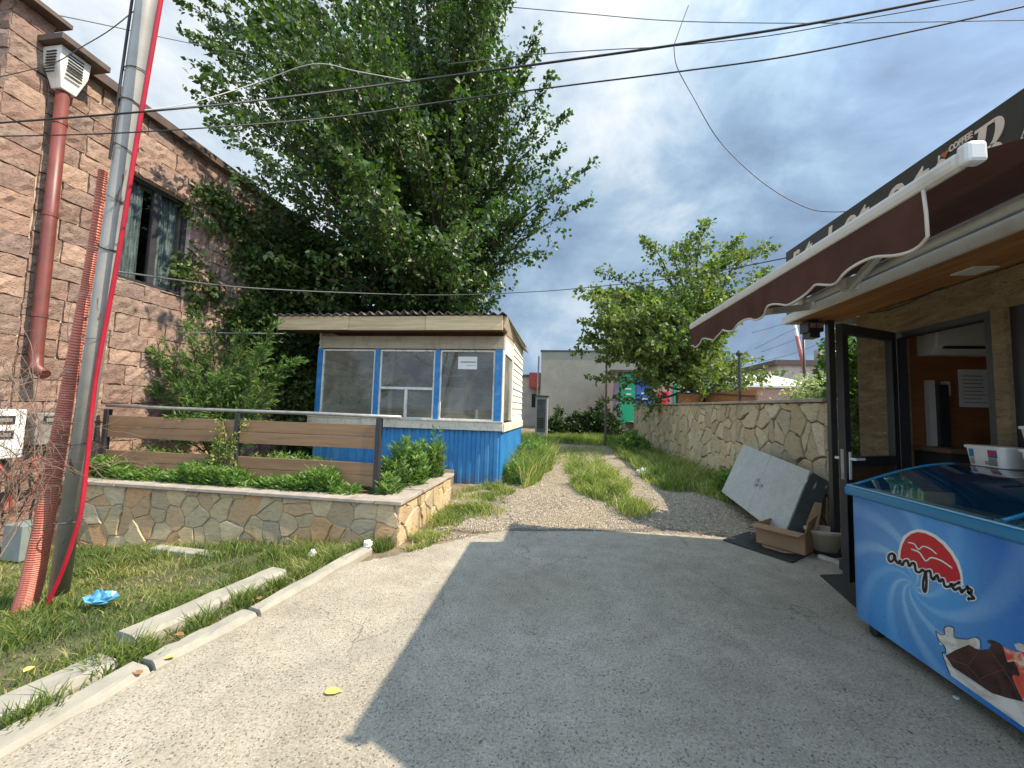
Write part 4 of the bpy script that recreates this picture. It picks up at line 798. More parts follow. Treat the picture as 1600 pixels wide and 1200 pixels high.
fall = g.ramp(rad, (.02, 1), (.45, .25)); fall2 = g.ramp(rad, (.0, 1), (.62, 0))
c = g.mix(fall2, (.006, .135, .45), (.16, .40, .68)); c = g.mix(g.ma('MULTIPLY', g.ramp(sp_, (.1, 0), (.95, 1)), g.ma('MULTIPLY', fall, .75)), c, (.36, .60, .82)); c = g.mix(g.ma('MULTIPLY', g.ramp(sp2_, (.1, 0), (.9, 1)), .5), c, (.06, .34, .72))
c = g.mix(g.ma('MULTIPLY', g.ramp(g.noise(3, 8, .75, 1), (.55, 0), (.75, .25)), 1), c, (.25, .33, .40)); m['fz_front'] = g.fin(c, g.ramp(g.noise(9, 6, .7), (.3, .2), (.7, .42)), spec=.5)
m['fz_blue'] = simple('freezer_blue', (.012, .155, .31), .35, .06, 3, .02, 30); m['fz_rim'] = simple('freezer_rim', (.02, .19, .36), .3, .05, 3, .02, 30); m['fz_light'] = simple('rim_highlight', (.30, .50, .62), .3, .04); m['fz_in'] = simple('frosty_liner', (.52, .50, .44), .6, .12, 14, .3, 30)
b = MB(); b.box(FXX+.006, 2.66, FYN, FYE, FZB, .86); b.build('body', m['fz_blue'], fz, bevel=.03)
# front skin with rounded far corner
b = MB(); vs = []; prof = [(FXX, FYN)]+[(FXX, FYE-.05)]+[(FXX+.05-.05*math.cos(a), FYE-.05+.05*math.sin(a)) for a in [math.radians(q) for q in (15, 35, 55, 75, 90)]]+[(2.64, FYE)]
for x, y in prof: vs += [(x-.001, y, FZB), (x-.001, y, .885)]
b.add(vs, [(2*i, 2*i+1, 2*i+3, 2*i+2) for i in range(len(prof)-1)]); b.build('front_panel', m['fz_front'], fz, smooth=False)
b = MB(); vs = []
rimp = [(FXX-.006, .885), (FXX-.014, .895), (FXX-.016, .93), (FXX-.004, .952), (FXX+.025, .957), (FXX+.025, .885)]
for y in (FYN, FYE+.01): vs += [(x, y, z) for x, z in rimp]
b.add(vs, [tuple(range(6)), tuple(range(11, 5, -1))]+[(i, (i+1) % 6, (i+1) % 6+6, i+6) for i in range(6)]); b.build('front_rim', m['fz_rim'], fz, bevel=.006)
b = MB(); b.bar((FXX-.006, FYN, .9535), (FXX-.006, FYE, .9535), .014, .007); b.build('highlight_strip', m['fz_light'], fz)  # highlight along the rim top, put in as a paler strip
def zg(x): t = (x-FXX)/(2.64-FXX); return .955+.175*math.sin(min(1, t)*math.pi/2)**1.1
b = MB(); b.box(FXX+.03, 2.64, FYE-.03, FYE+.008, .86, .955)
vs = []; N_ = 14
for i in range(N_+1):
    x = FXX+.0+(2.64-FXX)*i/N_; vs += [(x, FYE+.008, .95), (x, FYE+.008, zg(x)), (x, FYE-.012, zg(x)), (x, FYE-.012, .95)]
b.add(vs, [(4*i+q, 4*i+(q+1) % 4, 4*(i+1)+(q+1) % 4, 4*(i+1)+q) for i in range(N_) for q in range(4)]); b.build('end_rim', m['fz_rim'], fz, smooth=False)
b = MB(); b.box(2.60, 2.68, FYN, FYE+.008, .86, 1.128); b.build('back_rim', m['fz_blue'], fz, bevel=.01)
b = MB(); b.box(FXX+.05, 2.59, FYN, FYE-.04, .861, .864); b.build('liner_floor', m['fz_in'], fz)
b = MB(); b.box(FXX+.033, 2.585, FYE-.045, FYE-.033, .865, .94); b.build('liner', m['fz_in'], fz); b = MB(); b.box(2.585, 2.598, FYN, FYE-.035, .865, 1.10); b.build('back_liner', m['fz_blue'], fz)
def lid(y0, y1, dz, name):
    vs = []; 
    for i in range(N_+1):
        x = FXX+.02+(2.61-FXX-.02)*i/N_; vs += [(x, y0, zg(x)+dz), (x, y1, zg(x)+dz)]
    b = MB(); b.add(vs, [(2*i, 2*i+1, 2*i+3, 2*i+2) for i in range(N_)]); l = b.build('glass_lid', m['lidglass'], fz, smooth=True)
    for yy in (y0, y1):
        f = MB(); f.tube([(FXX+.02+(2.61-FXX-.02)*i/N_, yy, zg(FXX+.02+(2.61-FXX-.02)*i/N_)+dz) for i in range(N_+1)], .008, 8); f.build('lid_frame', m['fz_rim'], l, smooth=True)
lid(2.10, FYE-.03, .004, 'a'); lid(FYN+.02, 2.12, -.016, 'b')
# decals on the front: laid out on the panel face
CXY = lambda X, Y: Wp(1250+X/2.6667, 700+Y/2.6667, x=FXX)
def decal(pts, lift, mt, name):
    b = MB(); b.poly([CXY(*p)+Vector((-.001-lift, 0, 0)) for p in pts], (-1, 0, 0), .0006); return b.build(name, mt, fz)
def ribbon(pts, w, lift, mt, name, parent=None, n=8):
    pp = spline([Vector((x, y, 0)) for x, y in pts], n); b = MB(); vs = []
    L_ = [];
    for i, p in enumerate(pp):
        t = (pp[min(i+1, len(pp)-1)]-pp[max(i-1, 0)]).normalized(); nrm = Vector((-t.y, t.x, 0)); ww = w*(1 if callable(w) is False else 1)
        for s in (-1, 1): q = p+nrm*s*ww/2; vs.append(CXY(q.x, q.y)+Vector((-.001-lift, 0, 0)))
    b.add(vs, [(2*i, 2*i+1, 2*i+3, 2*i+2) for i in range(len(pp)-1)])
    for end in (pp[0], pp[-1]): b.add([CXY(end.x+w/2*math.cos(a), end.y+w/2*math.sin(a))+Vector((-.001-lift, 0, 0)) for a in [i*math.pi/5 for i in range(10)]], [tuple(range(10))])
    return b
m['red'] = simple('logo_red', (.55, .008, .02), .35, .03); m['logo_white'] = simple('logo_white', (.78, .76, .72), .35, .03); m['logo_black'] = simple('logo_black', (.012, .012, .015), .35, .03)
top = [(416, 470), (417, 430), (424, 400), (438, 372), (462, 352), (492, 344), (528, 350), (566, 368), (602, 398), (634, 436), (660, 480), (673, 520), (678, 562)]
decal([(x+(-6 if x < 440 else (3 if x > 600 else 0)), y-(6 if x > 430 else 0)) for x, y in [(p[0]-0, p[1]) for p in top]]+[(684, 575), (640, 575), (600, 568), (550, 540), (500, 515), (430, 486), (408, 480)], .0005, m['logo_white'], 'logo_border')
decal([(419, 470), (421, 430), (429, 402), (443, 376), (465, 358), (492, 350), (526, 356), (562, 374), (597, 403), (628, 440), (653, 483), (667, 521), (673, 560), (640, 556), (612, 562), (580, 545), (550, 520), (515, 508), (470, 488), (430, 472)], .0013, m['red'], 'logo_sun')
for pts, w in (([(455, 394), (478, 400), (497, 422), (515, 410), (545, 420), (571, 441)], 5), ([(468, 422), (500, 436), (526, 470), (550, 457), (592, 470), (636, 500)], 6)):
    ribbon(pts, w, .0021, m['logo_white'], 'gull').build('gull', m['logo_white'], fz)
strokes = [[(396, 447), (386, 440), (374, 446), (371, 462), (380, 474), (392, 466), (397, 450), (402, 470), (412, 480), (420, 470)], [(418, 478), (430, 488), (436, 474), (450, 470), (458, 492), (470, 480), (480, 484), (486, 512), (500, 518), (512, 508)], [(512, 508), (526, 520), (530, 560), (526, 598), (517, 588), (517, 550), (528, 518), (545, 514), (550, 540), (562, 548)], [(560, 548), (574, 530), (584, 556), (598, 548), (606, 574), (622, 578), (634, 566)], [(668, 560), (655, 566), (640, 578), (650, 592), (668, 582), (676, 602), (688, 592), (700, 582)], [(702, 582), (718, 592), (716, 604), (702, 600), (722, 618), (728, 628), (704, 628)]]
for s__ in strokes: ribbon(s__, 21, .0017, m['logo_white'], 'x').build('script_outline', m['logo_white'], fz)
for s__ in strokes: ribbon(s__, 11, .0027, m['logo_black'], 'x').build('script_lettering', m['logo_black'], fz)
g = G('cream_swirl'); m['creamy'] = g.fin(g.ramp(g.noise(7, 4, .5, 2, g.map((1, 1, 2.4), (.6, 0, 0))), (.35, (.50, .44, .36)), (.6, (.74, .71, .64))), .4)
g = G('chocolate'); m['choc'] = g.fin(g.ramp(g.noise(9, 3, .5, 1), (.35, (.030, .012, .010)), (.6, (.075, .028, .022))), .25)
g = G('strawberry'); m['straw'] = g.fin(g.ramp(g.noise(11, 4, .6, 1.5), (.4, (.72, .58, .45)), (.52, (.70, .12, .06)), (.7, (.50, .03, .03))), .35)
decal([(594, 853), (612, 866), (640, 915), (720, 968), (800, 1022), (930, 1058), (1100, 1085), (1100, 1290), (1010, 1215), (930, 1160), (800, 1068), (700, 998), (629, 948), (606, 890)], .0005, m['creamy'], 'cream_picture')
decal([(568, 764), (590, 776), (606, 772), (604, 752), (618, 742), (640, 750), (644, 770), (648, 790), (676, 794), (700, 796), (728, 788), (750, 798), (755, 836), (700, 840), (640, 866), (612, 862), (610, 838), (602, 822), (584, 820), (580, 800), (570, 780)], .0011, m['creamy'], 'jigsaw_piece')
decal([(608, 866), (650, 842), (706, 820), (746, 842), (790, 838), (800, 820), (784, 808), (800, 802), (840, 820), (856, 868), (866, 896), (892, 894), (906, 920), (914, 946), (892, 942), (884, 956), (908, 1010), (930, 1056), (860, 1040), (800, 1020), (720, 965), (640, 913)], .0017, m['choc'], 'chocolate_picture')
decal([(846, 826), (900, 850), (960, 850), (1100, 880), (1100, 1084), (932, 1054), (908, 1006), (886, 956), (894, 944), (916, 948), (908, 918), (894, 892), (868, 892), (858, 866)], .0014, m['straw'], 'strawberry_picture')
decal([(896, 818), (915, 812), (940, 822), (1100, 860), (1100, 884), (930, 850), (905, 840)], .0019, m['creamy'], 'jigsaw_piece')
for pts in ([(568, 764), (590, 778), (606, 774), (603, 752), (620, 742), (642, 750), (644, 772), (650, 790), (700, 797), (730, 788), (752, 800), (755, 836)], [(784, 806), (800, 802), (842, 822), (858, 868), (868, 894), (896, 894), (916, 946), (890, 942), (884, 956), (930, 1056)], [(568, 764), (580, 800), (602, 822), (610, 850), (596, 854), (606, 890), (629, 946)]):
    ribbon(pts, 3, .0024, m['logo_black'], 'x').build('jigsaw_outline', m['logo_black'], fz)
m['choc_hi'] = simple('chocolate_edge', (.12, .05, .04), .3, .1)
for pts in ([(612, 868), (700, 905), (745, 845)], [(700, 905), (760, 975)], [(790, 842), (850, 920), (905, 1005)], [(745, 970), (800, 940), (850, 925)]): ribbon(pts, 4, .0022, m['choc_hi'], 'x', n=2).build('chocolate_groove', m['choc_hi'], fz)
for (xx, yy) in ((2.05, 2.93), (2.58, 2.93), (2.58, 1.2), (2.05, 1.2)):
    b = MB(); vs = []
    def ring_(b, c0, R_, w, n=18):
        v_ = []
        for k in range(n):
            a = 2*math.pi*k/n
            for s in (-w/2, w/2): v_.append((c0[0]+s, c0[1]+R_*math.cos(a), c0[2]+R_*math.sin(a)))
        b.add(v_, [(2*k, 2*k+1, 2*((k+1) % n)+1, 2*((k+1) % n)) for k in range(n)]+[tuple(2*k for k in range(n)), tuple(2*k+1 for k in range(n))[::-1]])
    ring_(b, (xx-.014, yy, .034), .034, .018); ring_(b, (xx+.014, yy, .034), .034, .018); b.box(xx-.03, xx+.03, yy-.02, yy+.02, .055, FZB+.002); b.build('caster_wheel', m['rubber'], fz)
R5 = random.Random(9); packs = [('red', (.5, .03, .02)), ('white', (.7, .7, .68)), ('brown', (.12, .04, .02)), ('blue', (.05, .15, .5)), ('silver', (.4, .42, .45))]
pm_ = {n: simple('pack_'+n, c_, .3, .25, 40) for n, c_ in packs}
desc = ['wrapped ice cream bar lying in the freezer near its {} end', ]
for (n, lab, xx, yy) in (('red', 'red wrapped ice cream bar under the freezer glass by the divider', 2.14, 2.0), ('white', 'white wrapped ice cream bar beside the red one under the freezer glass', 2.2, 1.88), ('brown', 'brown ice cream pack standing highest behind the red one in the freezer', 2.32, 1.98), ('blue', 'blue wrapped ice cream bar in the far half of the freezer', 2.16, 2.42), ('silver', 'silver ice cream pack near the middle of the freezer', 2.24, 2.33), ('white_plain', 'pale ice cream tub lid lying in the near part of the freezer', 2.3, 1.72)):
    a = R5.uniform(0, 3.1); w, h_ = R5.uniform(.035, .05), R5.uniform(.06, .085); b = MB(); d1 = Vector((math.cos(a), math.sin(a), R5.uniform(-.25, .25))).normalized(); d2 = d1.cross(Vector((0,0,1))).normalized(); d3 = d1.cross(d2)
    b.obox((xx, yy, .89), d1*h_, d2*w*.8, d3*.016); b.build('ice_cream_pack', pm_[n.split('_')[0]], bevel=.008, loc=(xx, yy, .89), label=lab, cat='ice cream')
# tubs on the shelf
def tub(x, y, z, s, lab):
    t = thing('plastic_tub', (x, y, z), lab, 'tub', 'white plastic ice cream tubs on the serving shelf'); b = MB()
    def rr(hx_, hy_, z_, r=.03, n=5):
        o = []
        for cx, cy, a0 in ((hx_-r, hy_-r, 0), (-hx_+r, hy_-r, 90), (-hx_+r, -hy_+r, 180), (hx_-r, -hy_+r, 270)):
            o += [(x+cx+r*math.cos(math.radians(a0+q*90/n)), y+cy+r*math.sin(math.radians(a0+q*90/n)), z+z_) for q in range(n+1)]
        return o
    def stack(rings, mt, nm):
        b = MB(); n = len(rings[0]); vs = [p for r_ in rings for p in r_]; b.add(vs, [(i*n+k, i*n+(k+1) % n, (i+1)*n+(k+1) % n, (i+1)*n+k) for i in range(len(rings)-1) for k in range(n)]+[tuple(range(n))[::-1], tuple((len(rings)-1)*n+k for k in range(n))]); return b.build(nm, mt, t, smooth=False)
    stack([rr(.070*s, .105*s, 0), rr(.080*s, .118*s, .115*s)], m['plastic_white'], 'bucket'); stack([rr(.086*s, .126*s, .115*s), rr(.087*s, .127*s, .13*s), rr(.080*s, .119*s, .134*s)], m['plastic_white'], 'lid')
    X = x-.0800*s
    def lab_(y0, y1, z0, z1, mt, lift, nm):
        b = MB(); xo = lambda zz_: x-(.070+.010*zz_/.115)*s-lift; b.add([(xo(z0), y+y0*s, z+z0*s), (xo(z0), y+y1*s, z+z0*s), (xo(z1), y+y1*s, z+z1*s), (xo(z1), y+y0*s, z+z1*s)], [(0, 1, 2, 3)]); b.build(nm, mt, t)
    lab_(.055, .085, .055, .108, m['fz_front'] if False else m['fz_rim'], .001, 'blue_label'); lab_(-.085, -.03, .06, .108, simple('tub_blue', (.03, .09, .3), .4, .1) if 'tb' not in m else m['tb'], .001, 'blue_label'); lab_(-.075, -.035, .075, .1, m['red'], .002, 'red_oval'); lab_(-.08, -.03, .01, .058, m['galv'], .001, 'picture'); lab_(.055, .083, .01, .05, m['galv'], .001, 'picture')
    for k in range(2): lab_(-.03+.0, -.008, .028-.012*k, .034-.012*k, m['logo_black'], .0015, 'small_print')
m['tb'] = simple('tub_blue', (.03, .09, .3), .4, .1)
tub(2.78, 2.93, 1.131, 1.0, 'white lidded plastic tub standing alone at the left of the serving shelf'); tub(2.79, 2.62, 1.131, 1.0, 'white plastic tub at the bottom of the stack of two'); tub(2.79, 2.615, 1.267, 1.0, 'white plastic tub on top of the stack of two')

# ================================================================== loose things on the right
cab = thing('metal_cabinet', (2.7, 5.6, .05), 'galvanised sheet metal cabinet tipped against the garden wall', 'cabinet')
A = Wp(1130, 768, y=6.3); Bp_ = Wp(1190, 808, z=.06)
A = Vector((2.33, 6.15, .09)); 
cA, cB, cC, cD = Wp(1129, 769, x=2.42), Wp(1165, 694, x=2.74), Wp(1287, 739, x=2.74), Wp(1190, 809, x=2.36)
cD = Wp(1193, 809, x=2.40)
u_ = (cC-cB); v_ = (cA-cB); cD2 = None
# tilted rectangle: corners seen are far-bottom A, far-top B, near-top C(depth side), near-bottom D
f0, f1, f2, f3 = Wp(1129, 769, x=2.40), Wp(1163, 695, x=2.80), Wp(1268, 737, x=2.78), Wp(1222, 822, x=2.38)
f3 = f0+(f2-f1)
nf = (f1-f0).cross(f2-f1).normalized()
if nf.x > 0: nf = -nf
th = -nf*.22
g = G('galvanised'); c = g.ramp(g.noise(60, 5, .7), (.3, (.34, .355, .335)), (.7, (.54, .55, .52))); c = g.mix(.5, c, g.ramp(g.noise(5, 6, .7, 1), (.3, .62), (.7, 1.1)), 'MULTIPLY'); m['galvsheet'] = g.fin(c, .5, g.bump(g.noise(4, 3), .3, .02), .2)
m['cabdark'] = simple('cabinet_side', (.07, .08, .08), .5, .25, 6, .1, 40)
b = MB(); b.add([f0, f1, f2, f3, f0+th, f1+th, f2+th, f3+th], [(0,1,2,3), (7,6,5,4), (0,4,5,1), (1,5,6,2), (3,2,6,7), (0,3,7,4)]); b.build('case', m['cabdark'], cab, bevel=.004)
uu = (f2-f1).normalized(); vv = (f1-f0).normalized(); Lu = (f2-f1).length; Lv = (f1-f0).length
def cface(a0, a1, b0, b1, h0, h1, mt, nm, bev=.004):
    b = MB(); b.obox(f0+uu*(a0+a1)/2+vv*(b0+b1)/2+nf*(h0+h1)/2, uu*(a1-a0)/2, vv*(b1-b0)/2, nf*(h1-h0)/2); return b.build(nm, mt, cab, bevel=bev)
cface(0.0, Lu*.5-.002, 0.0, Lv, .001, .02, m['galvsheet'], 'door'); cface(Lu*.5+.002, Lu, 0.0, Lv, .001, .02, m['galvsheet'], 'door')
cface(Lu*.5-.02, Lu*.5+.11, Lv*.46, Lv*.50, .02, .045, m['galv'], 'latch'); cface(Lu*.5-.08, Lu*.5-.025, Lv*.42, Lv*.56, .02, .034, m['galv'], 'latch')
# rubber mat
b = MB(); q = [Wp(1129, 845, z=.0), Wp(1238, 881, z=.0), Wp(1262, 862, z=.0), Wp(1300, 850, z=0), Wp(1190, 826, z=0)]
b.poly([Vector((p.x, p.y, .016)) for p in (q[0], q[1], q[3], q[4])], (0,0,1), .012); b.build('rubber_mat', m['rubber'], bevel=.003, loc=(q[0].x, q[0].y, 0), label='black rubber mat on the ground under the cardboard box', cat='mat')
# cardboard box, open
bx = thing('cardboard_box', (2.35, 4.5, .02), 'open brown cardboard box with flaps up on the rubber mat', 'box')
c0, c1, c2 = Vector((2.535, 4.40, 0)), Vector((1.98, 4.72, 0)), None
e1 = (c1-c0); e1L = e1.length; e1.normalize(); e2 = Vector((-e1.y, e1.x, 0)); e2 = e2 if e2.y > 0 else -e2
c0 = Wp(1258, 868, z=.018); c1 = Wp(1182, 847, z=.018); e1 = (c1-c0); e1L = e1.length; e1.normalize(); e2 = Vector((-e1.y, e1.x, 0)); e2 = e2 if e2.y > 0 else -e2; e2L = .36; BH = .215; T = .006
def pan(a, b_, c_, d_, nm):
    mb = MB(); a, b_, c_, d_ = map(Vector, (a, b_, c_, d_)); n = (b_-a).cross(d_-a).normalized()*T/2; mb.add([a-n, b_-n, c_-n, d_-n, a+n, b_+n, c_+n, d_+n], [(0,3,2,1),(4,5,6,7),(0,1,5,4),(1,2,6,5),(2,3,7,6),(3,0,4,7)]); return mb.build(nm, m['cardboard'], bx)
Z = Vector((0,0,BH)); k0 = c0; k1 = c0+e1*e1L; k2 = k1+e2*e2L; k3 = k0+e2*e2L; zu = Vector((0,0,.002))
pan(k0, k1, k1+Z, k0+Z, 'side'); pan(k3, k2, k2+Z, k3+Z, 'side'); pan(k0+e2*.004, k3-e2*.004, k3+Z-e2*.004, k0+Z+e2*.004, 'side'); pan(k1+e2*.004, k2-e2*.004, k2+Z-e2*.004, k1+Z+e2*.004, 'side'); pan(k0+zu, k1+zu, k2+zu, k3+zu, 'bottom')
pan(k0+Z, k1+Z, k1+Z*1.0-e2*.155+Vector((0,0,-.012)), k0+Z-e2*.155+Vector((0,0,-.012)), 'flap'); pan(k0+Z+e2*.005, k3+Z-e2*.15, k3+Z*1.85-e1*.05-e2*.16, k0+Z*1.55-e1*.02+e2*.04, 'flap'); pan(k3+Z-e2*.0, k3+Z+e1*.12, k3+Z*2.3+e1*.02-e2*.02, k3+Z*2.3-e1*.04, 'flap')
pan(k1+Z, k2+Z, k2+Z*.55+e1*.10, k1+Z*.55+e1*.10, 'flap'); 
b = MB(); p0 = (k0+k1)/2-e2*.09; b.poly([p0+e1*.14+Vector((0,0,.02)), p0-e1*.16+Vector((0,0,.02)), p0-e1*.1-e2*.05+Vector((0,0,.012)), p0+e1*.1-e2*.045+Vector((0,0,.012))], (0,0,1), .005); b.build('torn_flap', m['cardboard'], bx)
# planter pot
pt = thing('plant_pot', (2.74, 4.56, 0), 'beige oval planter pot between the cardboard box and the dark post', 'pot')
b = MB(); b.lathe([(.12, .04), (.165, .21), (.195, .225), (.20, .255), (.17, .262), (.15, .245), (.10, .12)], (2.74, 4.56, .0), 28, 1.0, .8); b.build('rim_and_bowl', simple('pot_beige', (.42, .36, .26), .6, .1, 6, .1, 50, dirt=((.25, .2, .14), .5)), pt, smooth=True)
b = MB(); b.lathe([(.13, .0), (.14, .04), (.1, .042)], (2.74, 4.56, .0), 24, 1.0, .8); b.build('saucer', m['rubber'], pt); b = MB(); b.lathe([(.14, .2), (.0, .205)], (2.74, 4.56, 0), 20, 1, .8); b.build('soil', m['dark'], pt)
b = MB(); q = Wp(1280, 872, z=.0); q2 = Wp(1322, 886, z=0); b.bar((q.x, q.y, .02), (q2.x, q2.y, .02), .05, .035); b.build('timber_offcut', m['white_wood'], bevel=.003, loc=q, label='short pale timber offcut on the ground in front of the pot', cat='timber')

# ================================================================== VEGETATION
def leaf_arrays(P, D, L, Wd, droop=.3, seed=1):
    """folded rhombic leaves: P base points, D axis directions (n,3)"""
    r = np.random.default_rng(seed); n = len(P); D = D+np.array([0, 0, -droop]); D /= np.linalg.norm(D, axis=1)[:, None]+1e-9
    A = r.normal(size=(n, 3)); A[:, 2] *= .5; S_ = np.cross(D, A+np.array([0, 0, .6])); S_ /= np.linalg.norm(S_, axis=1)[:, None]+1e-9
    Nn = np.cross(S_, D); L = L[:, None]; Wd = Wd[:, None]; k = .42
    b0 = P; l = P+D*L*k+S_*Wd*.5+Nn*Wd*.12; rr_ = P+D*L*k-S_*Wd*.5+Nn*Wd*.12; t = P+D*L-Nn*L*.08
    V = np.stack([b0, l, t, rr_], 1).reshape(-1, 3); i = np.arange(n)*4
    F = np.stack([np.stack([i, i+2, i+1], 1), np.stack([i, i+3, i+2], 1)], 1).reshape(-1, 3); return V, F
def tree(name, label, base, trunk_z, trunk_r, targets, leafmat, leafL, R_, per_m, leaves_per, seed, group=None, cat='tree', spread=.55, t0=.22, barkmat=None, lean=(0, 0)):
    rn = random.Random(seed); r = np.random.default_rng(seed); root = thing(name, base, label, cat, group); base = Vector(base)
    bt = MB(); top = base+Vector((lean[0], lean[1], trunk_z)); bt.tube([base-Vector((0,0,.2)), base+(top-base)*.5+Vector((.03,.02,0)), top], [trunk_r*1.25, trunk_r, trunk_r*.85], 10)
    P, D, H = [], [], []
    for tg in targets:
        tg = Vector(tg); s = base+(top-base)*rn.uniform(.75, 1.0); d = tg-s; Ln = d.length
        c1 = s+Vector((d.x*.25, d.y*.25, d.z*.52))+Vector((rn.gauss(0, .1), rn.gauss(0, .1), rn.gauss(0, .1))); c2 = s+Vector((d.x*.6, d.y*.6, d.z*.86))+Vector((rn.gauss(0, .15), rn.gauss(0, .15), rn.gauss(0, .1)))
        pts = spline([s, c1, c2, tg], 7); rad = [max(.006, trunk_r*.42*(1-i/(len(pts)-1))**1.1*min(1, Ln/4)) for i in range(len(pts))]; bt.tube(pts, rad, 5)
        ns = int(Ln*per_m)
        for k in range(ns):
            t = t0+(1-t0)*(k+rn.random())/ns; f = t*(len(pts)-1); i = min(int(f), len(pts)-2); p = pts[i].lerp(pts[i+1], f-i); ld = (pts[i+1]-pts[i]).normalized()
            rd = Vector((rn.gauss(0, 1), rn.gauss(0, 1), rn.gauss(0, .8))).normalized(); sd_ = (ld*(.35+.95*t*t)+rd*spread*2.1+Vector((0, 0, .12))).normalized()
            if t > .93: sd_ = (ld*2+rd*.4).normalized()
            sl = R_*(1-.66*t)*rn.uniform(.45, 1.25)
            if sl < .12: sl = .12
            if rn.random() < .35: bt.tube([p, p+sd_*sl*.55, p+sd_*sl+Vector((0,0,-.05*sl))], [.006, .004, .002], 3, False)
            m_ = max(3, int(leaves_per*sl/R_*1.3)); tt = r.random(m_)*.95+.05; base_p = np.array(p)+np.outer(tt*sl, np.array(sd_)); base_p += r.normal(0, .028+.03*leafL*10*.3, (m_, 3))
            dirs = np.array(sd_)*.7+r.normal(0, .75, (m_, 3)); P.append(base_p); D.append(dirs); h_ = rn.random(); H.append(np.clip(.25+.5*h_+r.normal(0, .2, m_), 0, 1))
    P, D, H = np.concatenate(P), np.concatenate(D), np.concatenate(H); n = len(P); L = leafL*r.uniform(.6, 1.2, n)
    V, F = leaf_arrays(P, D, L, L*.72, .45, seed); npmesh('crown', V, F, leafmat, root, np.repeat(H, 2)); bt.build('trunk', barkmat or m['bark'], root, smooth=True); return n
def inpoly(x, y, pl):
    c = False; j = len(pl)-1
    for i in range(len(pl)):
        if (pl[i][1] > y) != (pl[j][1] > y) and x < (pl[j][0]-pl[i][0])*(y-pl[i][1])/(pl[j][1]-pl[i][1])+pl[i][0]: c = not c
        j = i
    return c
RV = random.Random(77)
# the big mulberry behind the kiosk
edge_t = [(912, 265, 8.6), (906, 322, 8.8), (836, 398, 9), (872, 190, 8.8), (884, 290, 8.3), (832, 66, 9), (848, 140, 9.4), (778, 20, 9), (812, -50, 9.5), (740, -160, 10), (640, -260, 10), (520, -300, 9.5), (400, -260, 9), (300, -150, 8.5), (286, 5, 8.6), (300, 55, 8.3), (322, 108, 8.4), (328, 162, 8.2), (345, 206, 8.2), (350, 265, 8.4), (760, 430, 9.2), (768, 470, 9.0), (735, 482, 8.6), (800, 350, 9.4), (862, 245, 9.6), (780, 120, 9), (835, 200, 9.2), (845, 330, 9.0)]
reg = [(285, -240), (330, 100), (345, 200), (400, 300), (410, 470), (760, 475), (765, 420), (800, 380), (840, 330), (860, 250), (830, 150), (790, 60), (790, -150), (600, -280)]
tg = [Wp(a, b_, y=c-.8) for a, b_, c in edge_t]
while len(tg) < 150:
    x, y = RV.uniform(290, 860), RV.uniform(-270, 480)
    if inpoly(x, y, reg): tg.append(Wp(x, y, y=RV.choice((RV.uniform(5.4, 8), RV.uniform(7.5, 12)))))
for k in range(26): tg.append(Wp(RV.uniform(330, 600), RV.uniform(-110, 300), y=RV.uniform(4.5, 5.8)))
for q in ((420, 470, 7.6), (470, 480, 7.8), (520, 480, 8), (580, 478, 8.2), (640, 480, 8), (700, 480, 8.2), (440, 430, 7.2), (490, 420, 7.3), (400, 380, 7.2), (540, 440, 7.4), (600, 430, 7.8), (680, 440, 7.6), (740, 440, 8), (720, 400, 7.8), (660, 380, 7.4), (560, 380, 7.2), (480, 340, 7), (620, 330, 7.4), (700, 340, 7.8), (760, 340, 8), (450, 300, 7), (540, 280, 7.2), (740, 260, 8), (800, 280, 8.4), (380, 330, 7), (430, 470, 6.9), (500, 470, 7.2)): tg.append(Wp(q[0], q[1], y=q[2]+RV.uniform(-.6, 1)))
nl = tree('mulberry_tree', 'large dark green tree with ascending branches rising behind the blue kiosk', (-3.5, 10.1, .2), 2.3, .2, tg, m['mulberry'], .115, 1.1, 10.5, 19, 5, t0=.26)
